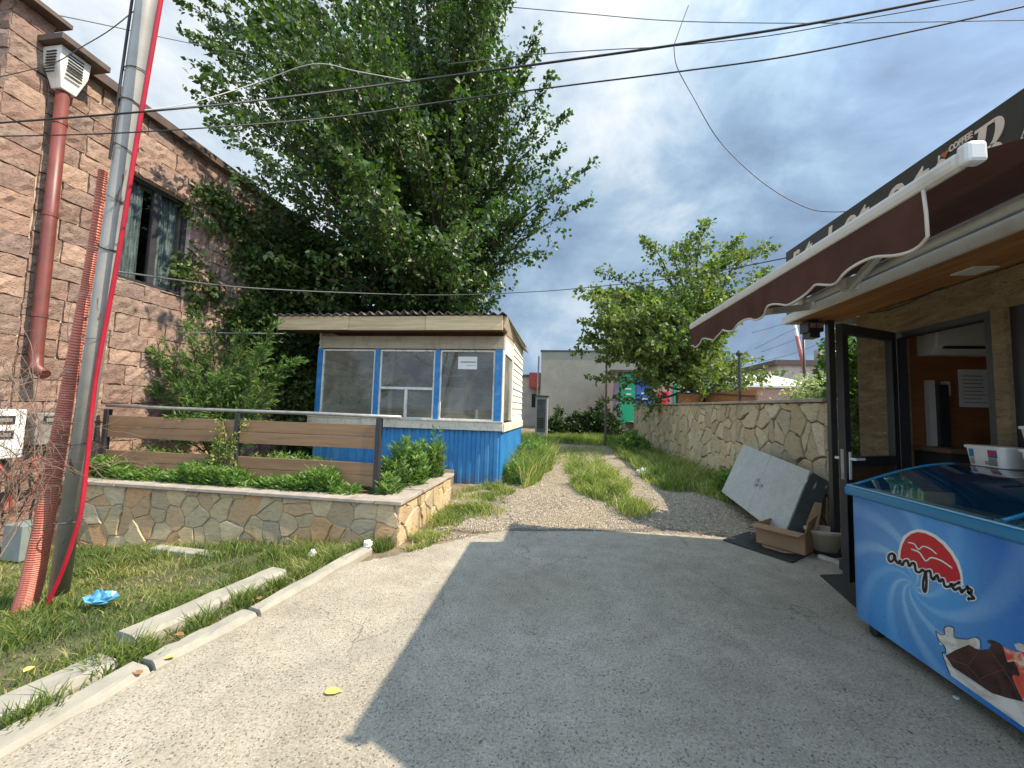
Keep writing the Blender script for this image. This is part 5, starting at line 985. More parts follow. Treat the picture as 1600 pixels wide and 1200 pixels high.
# limbs of the same neighbourhood hang over the tuff wall (creeper)
def cloud(name, label, boxes, n, leafL, mt, seed, cat='shrub', group=None, droop=.4, stems=0, base=None, kind=None, wl=.7, hang=None, shell=.35):
    """leaves filling a union of ellipsoids, clumped; boxes: (cx,cy,cz, rx,ry,rz, weight)"""
    r = np.random.default_rng(seed); rn = random.Random(seed); P, D, H = [], [], []
    tot = sum(b_[6] for b_ in boxes)
    for (cx, cy, cz, rx, ry, rz, w) in boxes:
        k = int(n*w/tot); nc = max(4, k//55)
        cd_ = r.normal(size=(nc, 3)); cd_ /= np.linalg.norm(cd_, axis=1)[:, None]; rad = (shell+(1-shell)*r.random(nc)**.6)[:, None]; cc = cd_*rad; sg_ = .20
        idx = r.integers(0, nc, k); p = cc[idx]+r.normal(0, sg_, (k, 3)); P.append(np.array([cx, cy, cz])+p*np.array([rx, ry, rz])); D.append(cd_[idx]+r.normal(0, .8, (k, 3))); hc = r.random(nc); H.append(np.clip(hc[idx]*.6+.2+r.normal(0, .15, k), 0, 1))
    P, D, H = np.concatenate(P), np.concatenate(D), np.concatenate(H); L = leafL*r.uniform(.6, 1.25, len(P)); V, F = leaf_arrays(P, D, L, L*wl, droop, seed)
    b0 = base or (boxes[0][0], boxes[0][1], boxes[0][2]-boxes[0][5])
    if stems:
        root = thing(name, b0, label, cat, group); npmesh('foliage', V, F, mt, root, np.repeat(H, 2)); bt = MB()
        for i in range(stems):
            j = rn.randrange(len(P)); e = Vector(P[j]); s = Vector(b0)+Vector((rn.gauss(0, .04), rn.gauss(0, .04), 0)); bt.tube(spline([s, s.lerp(e, .5)+Vector((rn.gauss(0, .05), rn.gauss(0, .05), .08)), e], 4), [.014*(1-q/9) for q in range(9)], 4)
        bt.build('stem', m['bark'], root, smooth=True); return root
    return npmesh(name, V, F, mt, None, np.repeat(H, 2), loc=b0, label=label, cat=cat, group=group, **({'kind': kind} if kind else {}))
cloud('climbing_plant', 'dark leafy creeper hanging on the tuff wall right of its window', [(-5.9, 6.5, 4.5, .25, .9, .8, 1.3), (-5.85, 7.2, 3.6, .35, 1.1, 1.5, 4), (-5.8, 8.6, 3.8, .45, 1.2, 1.6, 4), (-5.92, 5.35, 3.5, .12, .4, .6, .25), (-5.92, 5.5, 4.6, .15, .5, .4, .45), (-5.7, 8.2, 1.9, .5, 1.5, 1.0, 2), (-5.9, 6.6, 2.6, .3, .8, .7, 1.2)], 24000, .095, m['ivy'], 41, cat='creeper', base=(-5.9, 7.5, .2), stems=24)
cloud('understory_shrub', 'dark shrub filling the gap between the tuff building and the kiosk', [(-5.1, 7.6, 1.3, .55, .8, 1.1, 1), (-5.2, 8.8, 2.0, .6, .8, 1.4, 1)], 9000, .085, m['ivy'], 42, base=(-5.1, 7.8, .2), stems=14)
# walnut beyond the garden wall
edge_w = [(905, 548, 13), (912, 452, 13), (935, 425, 13.5), (1008, 378, 13.5), (1050, 392, 14), (1103, 350, 14), (1150, 378, 14), (1206, 386, 14.5), (1192, 425, 14.5), (1165, 468, 14), (1180, 560, 13), (1208, 585, 13), (1190, 600, 12.6), (1130, 608, 12.5), (1095, 605, 12), (1050, 588, 12), (1020, 575, 12), (950, 625, 12.4), (955, 590, 12), (928, 590, 12.6), (925, 520, 13), (945, 455, 13), (1075, 380, 15), (1125, 420, 14)]
reg = [(912, 560), (915, 460), (1000, 440), (1100, 370), (1190, 400), (1150, 470), (1170, 560), (1190, 590), (1080, 590), (1050, 560), (950, 565)]
tg = [Wp(a, b_, y=c) for a, b_, c in edge_w]
while len(tg) < 150:
    x, y = RV.uniform(905, 1200), RV.uniform(370, 605)
    if inpoly(x, y, reg) and (y > 455 or RV.random() < .12): tg.append(Wp(x, y, y=RV.uniform(11.0, 15.5)))
tree('walnut_tree', 'bright green broad leafed tree behind the garden wall', (4.3, 13.6, 1.0), 1.5, .17, tg, m['walnut'], .15, .95, 8.5, 17, 8, t0=.34)
# dark hedge at the back, shrubs
R6 = random.Random(14)
hl = ['leftmost, beside the grey cabinet', 'second from the grey cabinet', 'in the middle of the row', 'with the tallest leafy shoots', 'rightmost, half under the walnut', '']
for i in range(5):
    px = 866+i*22; q = Wp(px, 652, y=19.0); hh = (.75, .7, .8, 1.0, .85, .8)[i]
    cloud('hedge_bush', 'dark green bush at the end of the path, '+hl[i], [(q.x, 19, hh*.62+.15, .62, .55, hh*.72, 1.3), (q.x+.2, 19.1, hh*1.35+.15, .3, .3, .45, .3)], 2400, .13, m['hedge'], 50+i, group='dark bushes closing off the path', base=(q.x, 19, .2), stems=4)
cloud('flowering_shrub', 'pale blossoming shrub on top of the garden wall by the shop', [(4.15, 6.2, 1.75, .75, .6, .36, 3), (3.75, 5.6, 1.68, .35, .5, .22, 1.4), (4.8, 7.0, 1.9, .7, .7, .5, 2)], 14000, .05, m['pale'], 61, base=(4.2, 6.2, 1.0), stems=16)
cloud('dark_shrub', 'dark green leafy shrub between the end of the garden wall and the shop corner', [(3.55, 5.2, 1.75, .35, .35, .7, 2), (3.5, 4.85, 1.2, .25, .22, .5, 1), (3.4, 5.0, 2.3, .3, .3, .35, .6)], 6000, .07, m['cover'], 62, base=(3.55, 5.1, .9), stems=10)
# juniper
def juniper():
    rn = random.Random(31); r = np.random.default_rng(31); root = thing('juniper_bush', (-5.0, 5.05, .37), 'feathery green juniper bush behind the slat fence', 'bush'); bt = MB(); P, D, H = [], [], []; s = Vector((-4.95, 5.05, .38))
    T = [(205, 548), (212, 612), (225, 565), (300, 490), (290, 510), (330, 520), (425, 510), (410, 545), (432, 575), (395, 600), (420, 620), (260, 540), (350, 560), (230, 640), (380, 520), (360, 610), (300, 610), (270, 590), (320, 570), (400, 560), (250, 605), (340, 600), (290, 560), (370, 580), (310, 540), (245, 570)]
    T = [Wp(a, b_, y=rn.uniform(4.75, 5.35)) for a, b_ in T]
    for i in range(34): T.append(Vector((-4.95+rn.gauss(0, .45), 5.0+rn.gauss(0, .25), rn.uniform(.75, 2.0))))
    for e in T:
        if e.x < -5.9: e.x = -5.9
        mid = s.lerp(e, .5)+Vector((0, 0, .12)); pts = spline([s, mid, e], 6); bt.tube(pts, [.018*(1-i/(len(pts))) for i in range(len(pts))], 4); Ln = (e-s).length
        for k in range(int(26*Ln)+6):
            t = rn.uniform(.3, 1); f = t*(len(pts)-1); i = min(int(f), len(pts)-2); p = pts[i].lerp(pts[i+1], f-i); ld = (pts[i+1]-pts[i]).normalized(); sd_ = (ld*1.2+Vector((rn.gauss(0, .7), rn.gauss(0, .7), rn.gauss(0, .35)))).normalized(); sl = rn.uniform(.12, .30)*(1.2-.5*t)
            m_ = 13; tt = r.random(m_); q = np.array(p)+np.outer(tt*sl, np.array(sd_)); q[:, 2] -= .12*tt*tt*sl; P.append(q); D.append(np.array(sd_)*1.1+r.normal(0, .42, (m_, 3))); H.append(np.clip(rn.random()*.5+tt*.5, 0, 1))
    P, D, H = map(np.concatenate, (P, D, H)); L = r.uniform(.045, .085, len(P)); V, F = leaf_arrays(P, D, L, L*.2, .1, 3); npmesh('foliage', V, F, m['juniper'], root, np.repeat(H, 2)); bt.build('stem', m['bark'], root, smooth=True)
juniper()
# upright leafy stems (ground cover, shrubs)
def stems_mesh(pts, hf_, nleaf, leafL, seed, lean=.18, wl=.28):
    r = np.random.default_rng(seed); P, D, H = [], [], []; bt = MB()
    for (x, y, z) in pts:
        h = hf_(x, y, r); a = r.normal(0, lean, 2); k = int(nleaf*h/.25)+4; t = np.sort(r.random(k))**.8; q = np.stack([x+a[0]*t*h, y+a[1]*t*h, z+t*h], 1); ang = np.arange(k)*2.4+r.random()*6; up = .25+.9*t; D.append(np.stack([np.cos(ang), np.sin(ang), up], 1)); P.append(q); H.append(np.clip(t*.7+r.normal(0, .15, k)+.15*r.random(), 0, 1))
    P, D, H = map(np.concatenate, (P, D, H)); L = leafL*r.uniform(.7, 1.2, len(P)); V, F = leaf_arrays(P, D, L, L*wl, .15, seed); return V, F, np.repeat(H, 2)
r_ = np.random.default_rng(5)
pts = [(x, y, .37) for x, y in zip(r_.uniform(-5.9, -2.28, 760), r_.uniform(3.98, 4.17, 760))]
V1, F1_, H1 = stems_mesh(pts, lambda x, y, r: max(.06, (.20+.06*math.sin(x*4.1)+.03*math.sin(x*11))*r.uniform(.7, 1.15)*(1 if x < -2.5 else .6)), 15, .075, 1)
pts = [(x, y, .37) for x, y in zip(r_.uniform(-5.7, -2.0, 420), r_.uniform(4.3, 4.9, 420))]
V2, F2_, H2 = stems_mesh(pts, lambda x, y, r: (.26+.08*math.sin(x*3+y*4))*r.uniform(.7, 1.2), 13, .08, 2)
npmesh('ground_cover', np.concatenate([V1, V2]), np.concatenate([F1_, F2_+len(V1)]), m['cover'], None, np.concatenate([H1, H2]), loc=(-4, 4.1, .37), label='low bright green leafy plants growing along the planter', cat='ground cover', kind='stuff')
def bushy(name, label, cx, cy, rx, ry, n, h, seed, leafL=.085, mt=None, z=.37):
    r = np.random.default_rng(seed); a = r.random(n)*6.28; q = np.sqrt(r.random(n)); pts = [(cx+rx*q_*math.cos(a_), cy+ry*q_*math.sin(a_), z) for q_, a_ in zip(q, a)]
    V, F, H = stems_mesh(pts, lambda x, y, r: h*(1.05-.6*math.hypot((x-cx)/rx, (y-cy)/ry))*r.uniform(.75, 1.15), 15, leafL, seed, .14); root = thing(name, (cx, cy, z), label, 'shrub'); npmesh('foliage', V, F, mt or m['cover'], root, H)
    bt = MB()
    for (x, y, z_) in pts[:25]: bt.tube([(x, y, z_), (x+.02, y, z_+h*.6)], .005, 4)
    bt.build('stem', m['bark'], root)
bushy('leafy_shrub', 'tall bright green leafy shrub at the right end of the slat fence', -2.0, 4.75, .26, .32, 120, .62, 71); bushy('leafy_shrub', 'slender leafy shrub in front of the blue kiosk skirt, right of the taller one', -1.86, 5.35, .13, .2, 60, .72, 72); bushy('leafy_shrub', 'small leafy clump at the foot of the last fence post', -1.98, 4.2, .12, .14, 45, .27, 73)
def vine():
    r = np.random.default_rng(8); P, D = [], []; bt = MB()
    for k in range(9):
        e = Wp(random.uniform(325, 395), random.uniform(650, 725), y=4.165); s = Wp(345+random.uniform(-20, 20), 735, y=4.16); e = Wp(340+random.gauss(0, 6), 655, y=4.165) if k < 3 else e; pts = spline([s, s.lerp(e, .5)+Vector((random.gauss(0, .05), -.02, 0)), e], 5); bt.tube(pts, .004, 4); n = 60; t = r.random(n)*(len(pts)-1.01); i = t.astype(int); A_ = np.array([tuple(p) for p in pts]); q = A_[i]+(A_[i+1]-A_[i])*(t-i)[:, None]+r.normal(0, .025, (n, 3)); q[:, 1] = np.minimum(q[:, 1], 4.178); P.append(q); D.append(r.normal(0, 1, (n, 3))+np.array([0, -.6, .3]))
    P, D = np.concatenate(P), np.concatenate(D); L = r.uniform(.03, .06, len(P)); root = thing('fence_vine', (-4.2, 4.16, .4), 'small yellow green vine climbing the fence boards left of the middle post', 'vine'); V, F = leaf_arrays(P, D, L, L*.6, .2, 9); npmesh('foliage', V, F, m['weed'], root); bt.build('stem', m['twig'], root)
vine()
# grass blades
def blades(pts, hs, w, seed, lean=.5):
    r = np.random.default_rng(seed); P = np.asarray(pts); n = len(P); hs = np.asarray(hs)[:, None]; a = r.random(n)*6.2832; s = np.stack([np.cos(a), np.sin(a), 0*a], 1); b_ = r.random(n)*6.2832; d = np.stack([np.cos(b_), np.sin(b_), 0*b_], 1)*lean*r.uniform(.2, 1.3, n)[:, None]; w = w*r.uniform(.6, 1.3, n)[:, None]; up = np.array([0, 0, 1.])
    v0 = P-s*w/2; v1 = P+s*w/2; mdl = P+up*hs*.55+d*hs*.35; v2 = mdl-s*w*.4; v3 = mdl+s*w*.4; v4 = P+up*hs*(1-.18*lean)+d*hs
    V = np.stack([v0, v1, v2, v3, v4], 1).reshape(-1, 3); i = np.arange(n)*5; F = np.stack([np.stack([i, i+1, i+3], 1), np.stack([i, i+3, i+2], 1), np.stack([i+2, i+3, i+4], 1)], 1).reshape(-1, 3); return V, F
def pn(x, y, f=1.0, s=0): return .5+.25*(np.sin(x*2.1*f+1.3*np.sin(y*1.7*f+s)+s)+np.sin(y*2.9*f+1.1*np.sin(x*2.3*f+s*2)))
def field(name, label, n, x0, x1, y0, y1, hfun, mask, zf, w, seed, mt, lean=.5, dry=.15):
    r = np.random.default_rng(seed); x = r.uniform(x0, x1, n); y = r.uniform(y0, y1, n); k = mask(x, y) > r.random(n); x, y = x[k], y[k]; z = np.array([zf(a, b_) for a, b_ in zip(x, y)]); h = hfun(x, y, r)*r.uniform(.45, 1.25, len(x)); V, F = blades(np.stack([x, y, z-.005], 1), h, w, seed, lean); c = np.clip(.1+.6*pn(x, y, 1.7, 3)+r.normal(0, .14, len(x))+(r.random(len(x)) < dry)*.5, 0, 1)
    return npmesh(name, V, F, mt, None, np.repeat(c, 3), loc=(float(x.mean()), float(y.mean()), 0), label=label, cat='grass', kind='stuff')
KS = [(-2.53, .3, -2.27, 1.80, .2), (-2.43, 2.0, -2.26, 3.0, .17)]
def kedge(y): return np.interp(y, [-1, .7, 1.8, 2.36, 3.62, 4], [-2.42, -2.34, -2.22, -2.1, -1.93, -1.80])
def lawnmask(x, y):
    inn = (x < kedge(y)-.0); slab = np.zeros_like(x, bool)
    for a, b_, c, d, w in KS: t = np.clip((y-b_)/(d-b_), 0, 1); xr = a+(c-a)*t; slab |= (y > b_) & (y < d) & (x < xr) & (x > xr-w)
    strip = (np.abs(x+3.75) < .42) & (np.abs(y-3.52) < .06)
    return np.where(inn & ~slab & ~strip, .35+.65*np.clip((pn(x, y, 1.2)*.5+pn(x, y, 5, 4)*.5-.28)*3.2, 0, 1), 0)
field('lawn_grass', 'short patchy green grass between the kerb and the planter wall', 80000, -6.2, -1.9, .3, 3.80, lambda x, y, r: .04+.085*pn(x, y, 1.4, 1)*pn(x, y, 4.5, 2)*1.8, lawnmask, gsurf, .007, 3, m['grass'], .9, .24)
r9 = np.random.default_rng(90); cl = []
for (cx, cy, rr_, k, h) in [(-2.30, 1.05, .09, 260, .17), (-2.27, 1.45, .07, 200, .15), (-2.33, 1.85, .10, 420, .15), (-2.2, 1.9, .05, 90, .10), (-2.22, 2.2, .05, 110, .16), (-2.18, 2.5, .05, 150, .17), (-2.14, 2.75, .05, 130, .14), (-2.10, 3.05, .08, 200, .12), (-2.03, 3.35, .08, 220, .12), (-1.96, 3.7, .10, 300, .13), (-1.78, 3.78, .08, 220, .15), (-2.6, 1.15, .10, 200, .1), (-2.65, 2.4, .14, 300, .13), (-3.3, 3.65, .3, 500, .13), (-2.6, 3.68, .3, 500, .13), (-4.2, 2.2, .2, 300, .12), (-3.6, 2.3, .15, 250, .13)]:
    a = r9.random(k)*6.28; q = np.sqrt(r9.random(k)); cl.append(np.stack([cx+rr_*q*np.cos(a), cy+rr_*q*np.sin(a)*1.6, np.full(k, gsurf(cx, cy)+.0), h*r9.uniform(.5, 1.2, k)], 1))
cl = np.concatenate(cl); V, F = blades(cl[:, :3], cl[:, 3], .009, 4, .75); npmesh('kerbside_grass', V, F, m['grass'], None, np.repeat(r9.random(len(cl))*.75, 3), loc=(-2.3, 2.2, 0), label='longer grass tufts sprouting beside the kerb stones', cat='grass', kind='stuff')
# weeds on the gravel
def em(cx, cy, rx, ry): return lambda x, y: np.clip(1.35*(1-((x-cx)/rx)**2-((y-cy)/ry)**2), 0, 1)
def fld2(name, label, n, blobs, hf_, w, seed, mt, lean=.5, dry=.2):
    r = np.random.default_rng(seed); X, Y = [], []; tot = sum(b_[4] for b_ in blobs)
    for cx, cy, rx, ry, wt_ in blobs:
        k = int(n*wt_/tot); a = r.random(k)*6.283; q = r.random(k)**.62; X.append(cx+rx*q*np.cos(a)); Y.append(cy+ry*q*np.sin(a))
    x, y = np.concatenate(X), np.concatenate(Y); k = (pn(x, y, 4.2, 5)*.6+pn(x, y, 1.9, 2)*.4 > .36) & ((x < 2.96)) & ~((x < KXR+.04) & (y > KY-.05) & (y < KB)) & ~((x < -1.62) & (y < 5.7)); x, y = x[k], y[k]
    z = np.array([gsurf(a, b_) for a, b_ in zip(x, y)]); h = hf_(x, y)*r.uniform(.35, 1.25, len(x)); V, F = blades(np.stack([x, y, z-.005], 1), h, w, seed, lean); c = np.clip(.1+.55*pn(x, y, 2.1, 3)+r.normal(0, .15, len(x))+(r.random(len(x)) < dry)*.45, 0, 1)
    return npmesh(name, V, F, mt, None, np.repeat(c, 3), loc=(float(x.mean()), float(y.mean()), 0), label=label, cat='weeds', kind='stuff')
fld2('kiosk_weeds', 'tall green weeds growing along the right side of the kiosk', 9000, [(-.78, 7.3, .36, 1.0, 3), (-.75, 8.7, .5, 1.3, 3), (-.8, 10.6, .6, 1.4, 2.5), (-1.1, 13, .9, 2, 2)], lambda x, y: .30+.34*pn(x, y, 3.4), .012, 21, m['weed'], .85, .3)
fld2('planter_weeds', 'low dry and green grass between the planter and the kiosk corner', 8500, [(-1.45, 4.7, .2, .8, 2), (-1.35, 5.5, .35, .7, 2), (-1.15, 6.2, .4, .28, 1.2), (-1.5, 4.05, .14, .3, .8), (-1.0, 5.4, .25, .5, .5)], lambda x, y: .05+.13*pn(x, y, 3.4, 2), .008, 22, m['weed'], .9, .5)
fld2('path_weeds', 'bushy patch of sunlit grass in the middle of the gravel path', 12000, [(.62, 6.9, .5, .95, 5), (.55, 8.4, .55, 1.2, 3), (.35, 10.2, .7, 1.5, 1.3), (.95, 5.75, .35, .4, .8), (.3, 12.5, 1.3, 1.0, 1)], lambda x, y: np.clip(.27-.12*np.abs(x-.6)*1.6, .07, .4)*(.3+1.2*pn(x, y, 3.6, 1)), .010, 23, m['weed'], .95, .42)
fld2('wall_weeds', 'shaded grass and weeds along the foot of the garden wall', 22000, [(2.55, 7.4, .5, 1.2, 3), (2.3, 9.2, .75, 1.7, 4), (2.3, 11.5, .8, 2, 3), (2.4, 14.5, .9, 2.2, 2), (1.95, 7.6, .5, .9, 1.2), (2.75, 6.3, .25, .5, .8)], lambda x, y: .13+.26*pn(x, y, 2.6, 4), .011, 24, m['weed'], .8, .3)
fld2('back_grass', 'flat strip of green grass at the far end of the path', 16000, [(.8, 16.5, 3.0, 1.7, 3), (1, 18.3, 3.2, 1.2, 2), (-2, 15, 1.2, 2, 1)], lambda x, y: .24+.12*pn(x, y, 1), .018, 25, m['weed'], .5, .08)
bushy('weed_plant', 'broad leafy green weed growing against the garden wall left of the metal cabinet', 2.72, 6.75, .22, .3, 30, .62, 74, .13, m['cover'], .1); bushy('weed_plant', 'dark leafy weed clump at the far end of the garden wall', 2.1, 12.6, .5, .7, 90, .75, 75, .13, m['cover'], .15); bushy('weed_plant', 'leafy weed clump pressed against the kiosk corner', -.82, 6.85, .24, .35, 110, .42, 76, .06, m['cover'], .13)
bushy('weed_plant', 'second leafy weed clump along the kiosk side, behind the corner one', -.72, 7.7, .3, .5, 120, .5, 77, .07, m['walnut'], .15); bushy('weed_plant', 'tallest leafy weed clump along the kiosk side, nearest its back', -.7, 8.8, .35, .6, 120, .75, 78, .08, m['cover'], .16); bushy('weed_plant', 'low broad leafed weed in the sunny grass patch on the path', .75, 6.4, .22, .25, 60, .22, 79, .06, m['walnut'], .1)
eg = [(x_, float(np.interp(x_, [e[0] for e in edge[3:16]], [e[1] for e in edge[3:16]]))) for x_ in np.arange(-.62, 2.3, .06)]
vs = []
for k, (x_, y_) in enumerate(eg):
    wdt = (.05+.09*(.5+.5*math.sin(k*.7)*math.sin(k*.23+1)))*(1 if x_ < 1.5 else .5); vs += [(x_, y_-.03, .004), (x_, y_+wdt*.5, gsurf(x_, y_+wdt*.5)+.014), (x_, y_+wdt, gsurf(x_, y_+wdt)+.004)]
g = G('dark_grit'); gv = g.vor(70); m['grit'] = g.fin(g.mix(.8, (.20, .17, .14), g.ramp(gv, (.2, 1.3), (.7, .3)), 'MULTIPLY'), .95, g.bump(gv, 1, .01))
npmesh('path_edge', vs, [(k*3+j, k*3+j+1, k*3+4+j, k*3+3+j) for k in range(len(eg)-1) for j in range(2)], m['grit'], kind='structure')
# gravel chips
r7 = np.random.default_rng(17); n = 7500; x = r7.uniform(-1.5, 2.9, n); y = 4.75+r7.random(n)**1.6*5; y = np.where(x < -.6, y-(-.6-x)*.9, y); ed = np.interp(x, [e[0] for e in edge[3:16]], [e[1] for e in edge[3:16]]); k = y > ed-.02; x, y = x[k], y[k]
x2 = r7.uniform(-1.5, 2.3, 420); e2_ = np.interp(x2, [e[0] for e in edge[3:16]], [e[1] for e in edge[3:16]]); y2 = e2_-np.abs(r7.normal(0, .13, 420)); x3 = r7.uniform(-1.9, 1.9, 90); y3 = r7.uniform(1.2, 4.2, 90)
X = np.concatenate([x, x2, x3]); Y = np.concatenate([y, y2, y3]); Z = np.array([gsurf(a, b_)+.006 for a, b_ in zip(X, Y)]); Z[len(x):] = .002
sz = r7.uniform(.005, .014, len(X)); sz[len(x):] *= .55; O = np.array([[1,0,0],[-1,0,0],[0,1,0],[0,-1,0],[0,0,.7],[0,0,-.7]], float); V = (O[None]+r7.normal(0, .22, (len(X), 6, 3)))*sz[:, None, None]*r7.uniform(.6, 1.4, (len(X), 1, 3))+np.stack([X, Y, Z+sz*.3], 1)[:, None]
Fo = np.array([[0,2,4],[2,1,4],[1,3,4],[3,0,4],[2,0,5],[1,2,5],[3,1,5],[0,3,5]]); F = (Fo[None]+np.arange(len(X))[:, None, None]*6).reshape(-1, 3); npmesh('gravel_stones', V.reshape(-1, 3), F, m['stone_chip'], None, np.repeat(r7.random(len(X)), 8), loc=(.5, 6, 0), label='loose gravel chips on the path and along the broken concrete edge', cat='gravel', kind='stuff')
# bare twigs at the left edge
def twigs():
    rn = random.Random(12); b = MB(); s0 = Wp(-40, 880, y=2.15)
    def grow(p, d, L, r, lev):
        pts = [p]; q = p.copy(); dd_ = d.copy()
        for i in range(6): dd_ = (dd_+Vector((rn.gauss(0, .16), rn.gauss(0, .12), rn.gauss(0, .14)+(.03 if lev < 2 else -.03)))).normalized(); q = q+dd_*L/6; pts.append(q.copy())
        b.tube(pts, [r*(1-.75*i/6) for i in range(7)], 4, False)
        if lev < 3:
            for k in range((5, 4, 3)[lev]):
                i = rn.randint(2, 6); nd = (dd_+Vector((rn.gauss(.1, .65), rn.gauss(0, .4), rn.gauss(.05, .6)))).normalized(); grow(pts[i], nd, L*rn.uniform(.45, .75), r*.6, lev+1)
    for k in range(13):
        s = s0+Vector((rn.uniform(-.3, .25), rn.uniform(-.1, .15), rn.uniform(0, .1))); grow(s, Vector((rn.uniform(-.2, .75), rn.uniform(-.1, .25), rn.uniform(.4, 1.3))).normalized(), rn.uniform(.55, .95), .0065, 0)
    b.build('bare_shrub', m['twig'], loc=s0, smooth=True, label='leafless tangle of thin brown twigs at the left edge in front of the pole', cat='shrub')
twigs()

# ================================================================== wires
def wire(pts, r, mt, label, y=None):
    P_ = [Wp(p[0], p[1], y=(p[2] if len(p) > 2 else y)) for p in pts]; sp_c = spline(P_, 10); y_m = max(p.y for p in sp_c); rr_c = [r*(min(1, p.y/3.9) if y_m < 4.2 else 1) for p in sp_c]; b = MB(); b.tube(sp_c, rr_c, 6); return b.build('overhead_cable', mt, loc=P_[0], smooth=True, label=label, cat='cable')
wire([(-60, 196, 2.0), (0, 192, 2.0), (230, 174, 2.0), (420, 155, 2.7), (640, 127, 3.6), (850, 99), (1050, 71), (1250, 40), (1460, 0), (1620, -34)], .0115, m['blackwire'], 'thickest black overhead cable crossing the whole view above the kiosk', 3.9)
wire([(-60, 214, 2.02), (0, 213, 2.02), (240, 205, 2.02), (520, 183, 3.0), (700, 158, 3.7), (900, 132), (1060, 112), (1230, 88), (1420, 50), (1600, 10), (1680, -8)], .0075, m['blackwire'], 'black overhead cable running just below the thickest one', 3.95)
wire([(740, 6), (900, 20), (1040, 32), (1200, 36), (1400, 35), (1620, 31)], .007, m['greywire'], 'thin grey overhead wire nearly level at the top of the view', 7)
wire([(700, 100), (840, 85), (960, 77), (1050, 72), (1200, 56), (1370, 26), (1520, 0), (1600, -18)], .0045, m['greywire'], 'thin wire tied to the thickest overhead cable on the right', 3.93)
wire([(40, 14, 3.2), (150, 36, 4), (300, 68, 5.5), (420, 90, 7)], .007, m['greywire'], 'thin wire from the tuff roof to the big tree at upper left')
wire([(0, 120, 2.8), (80, 100, 2.6), (130, 72, 2.4), (170, 48, 2.25), (212, 15, 2.12)], .006, m['greywire'], 'thin grey wire looping from the tuff wall up to the pole')
wire([(205, 175, 2.2), (300, 160, 2.6), (400, 130, 3.0), (490, 100, 3.1), (560, 112, 3.3), (640, 127, 3.58)], .0055, m['whitewire'], 'pale sagging wire from the pole to the thickest cable')
wire([(180, 424, 2.3), (380, 449, 4), (560, 458, 5.5), (700, 461, 6.2), (830, 456, 6.4), (910, 450, 6.4), (1040, 436, 6), (1140, 420, 5.3), (1228, 403, 4.55)], .008, m['greywire'], 'low grey wire from the pole across the kiosk to the shop sign')
wire([(1076, 8), (1064, 40), (1053, 71)], .0045, m['blackwire'], 'short black wire end sticking up above the cables', 3.92)
wire([(1053, 72, 3.9), (1058, 105, 3.92), (1085, 155, 3.95), (1118, 212, 4.0), (1160, 258, 4.0), (1210, 298, 4.0), (1262, 325, 3.95), (1300, 331, 3.9), (1345, 329, 3.7)], .0042, m['greywire'], 'thin wire dangling from the cables down to the shop sign')
wire([(170, 512, 5.2), (300, 519, 5.1), (430, 521, 5.0), (437, 521, 5.0)], .005, m['whitewire'], 'thin pale wire stretched above the juniper bush')
for k, pts in enumerate([[(1175, 520), (1228, 504), (1300, 470)], [(1180, 545), (1240, 515), (1300, 497)], [(1190, 550), (1250, 528), (1310, 505)], [(1185, 566), (1240, 552), (1300, 528)]]): wire(pts, .012, m['greywire'], 'distant wire over the shrubs behind the garden wall, '+('highest of the four', 'second from the top', 'third from the top', 'lowest of the four')[k], 16)
# ================================================================== background
g = G('roughcast'); m['rough'] = g.fin(g.ramp(g.noise(1.5, 9, .75), (.3, (.25, .23, .175)), (.7, (.34, .315, .25))), .95, g.bump(g.noise(9, 8, .7), .6, .03)); m['rough2'] = simple('plaster_pale', (.42, .36, .30), .9, .2, 1.5, .3, 20)
gb = thing('grey_building', (2, 28, 0), 'windowless grey roughcast building at the end of the path', 'building')
q0, q1 = Wp(846, 549, y=27), Wp(975, 549, y=27)
b = MB(); b.box(q0.x, 8, 27, 36, 0, q0.z); b.build('wall', m['rough'], gb); b = MB(); b.box(q0.x-.06, 8.1, 26.94, 36.1, q0.z, q0.z+.09); b.build('roof_edge', m['brown_metal'], gb)
b = MB(); b.tube([(q0.x-.25, 27.3, .2), (q0.x-.2, 27.3, q0.z-.3)], .06, 8); b.build('downpipe', m['galv'], gb)
hb = thing('far_house', (-3, 32, 0), 'pale distant house with a red balcony box left of the grey building', 'house')
a, c_ = Wp(812, 588, y=32), Wp(850, 588, y=32); b = MB(); b.box(a.x-6, c_.x, 32, 38, 0, a.z); b.build('wall', m['rough2'], hb); b = MB(); b.box(a.x-6.2, c_.x+.2, 31.8, 38, a.z, a.z+.15); b.build('roof', m['brown_metal'], hb)
a, c_ = Wp(827, 606, y=31.7), Wp(845, 583, y=31.7); b = MB(); b.box(a.x, c_.x, 31.3, 31.99, a.z, c_.z); b.build('balcony', simple('red_panel', (.42, .07, .05), .6, .15), hb); b = MB(); b.box(a.x+.2, c_.x-.2, 31.96, 31.995, a.z-1.6, a.z-.5); b.build('window', m['dark'], hb)
a, c_ = Wp(836, 656, y=17), Wp(856, 620, y=17); ec = thing('electrical_cabinet', (a.x, 17, .2), 'grey electrical cabinet with louvred door beside the path end', 'cabinet'); b = MB(); b.box(a.x, c_.x, 17, 17.5, .1, c_.z); b.build('case', m['galvsheet'], ec, bevel=.01); b = MB(); b.box(a.x-.05, c_.x+.05, 16.95, 17.55, c_.z, c_.z+.05); b.build('cover', m['brown_metal'], ec)
b = MB(); b.box(a.x+.08, c_.x-.08, 16.985, 17, .5, c_.z-.12); dr = b.build('door', m['cabdark'], ec)
for k in range(5): b = MB(); b.box(a.x+.14, c_.x-.14, 16.975, 16.986, .7+k*.1, .73+k*.1); b.build('louvre', m['dark'], dr)
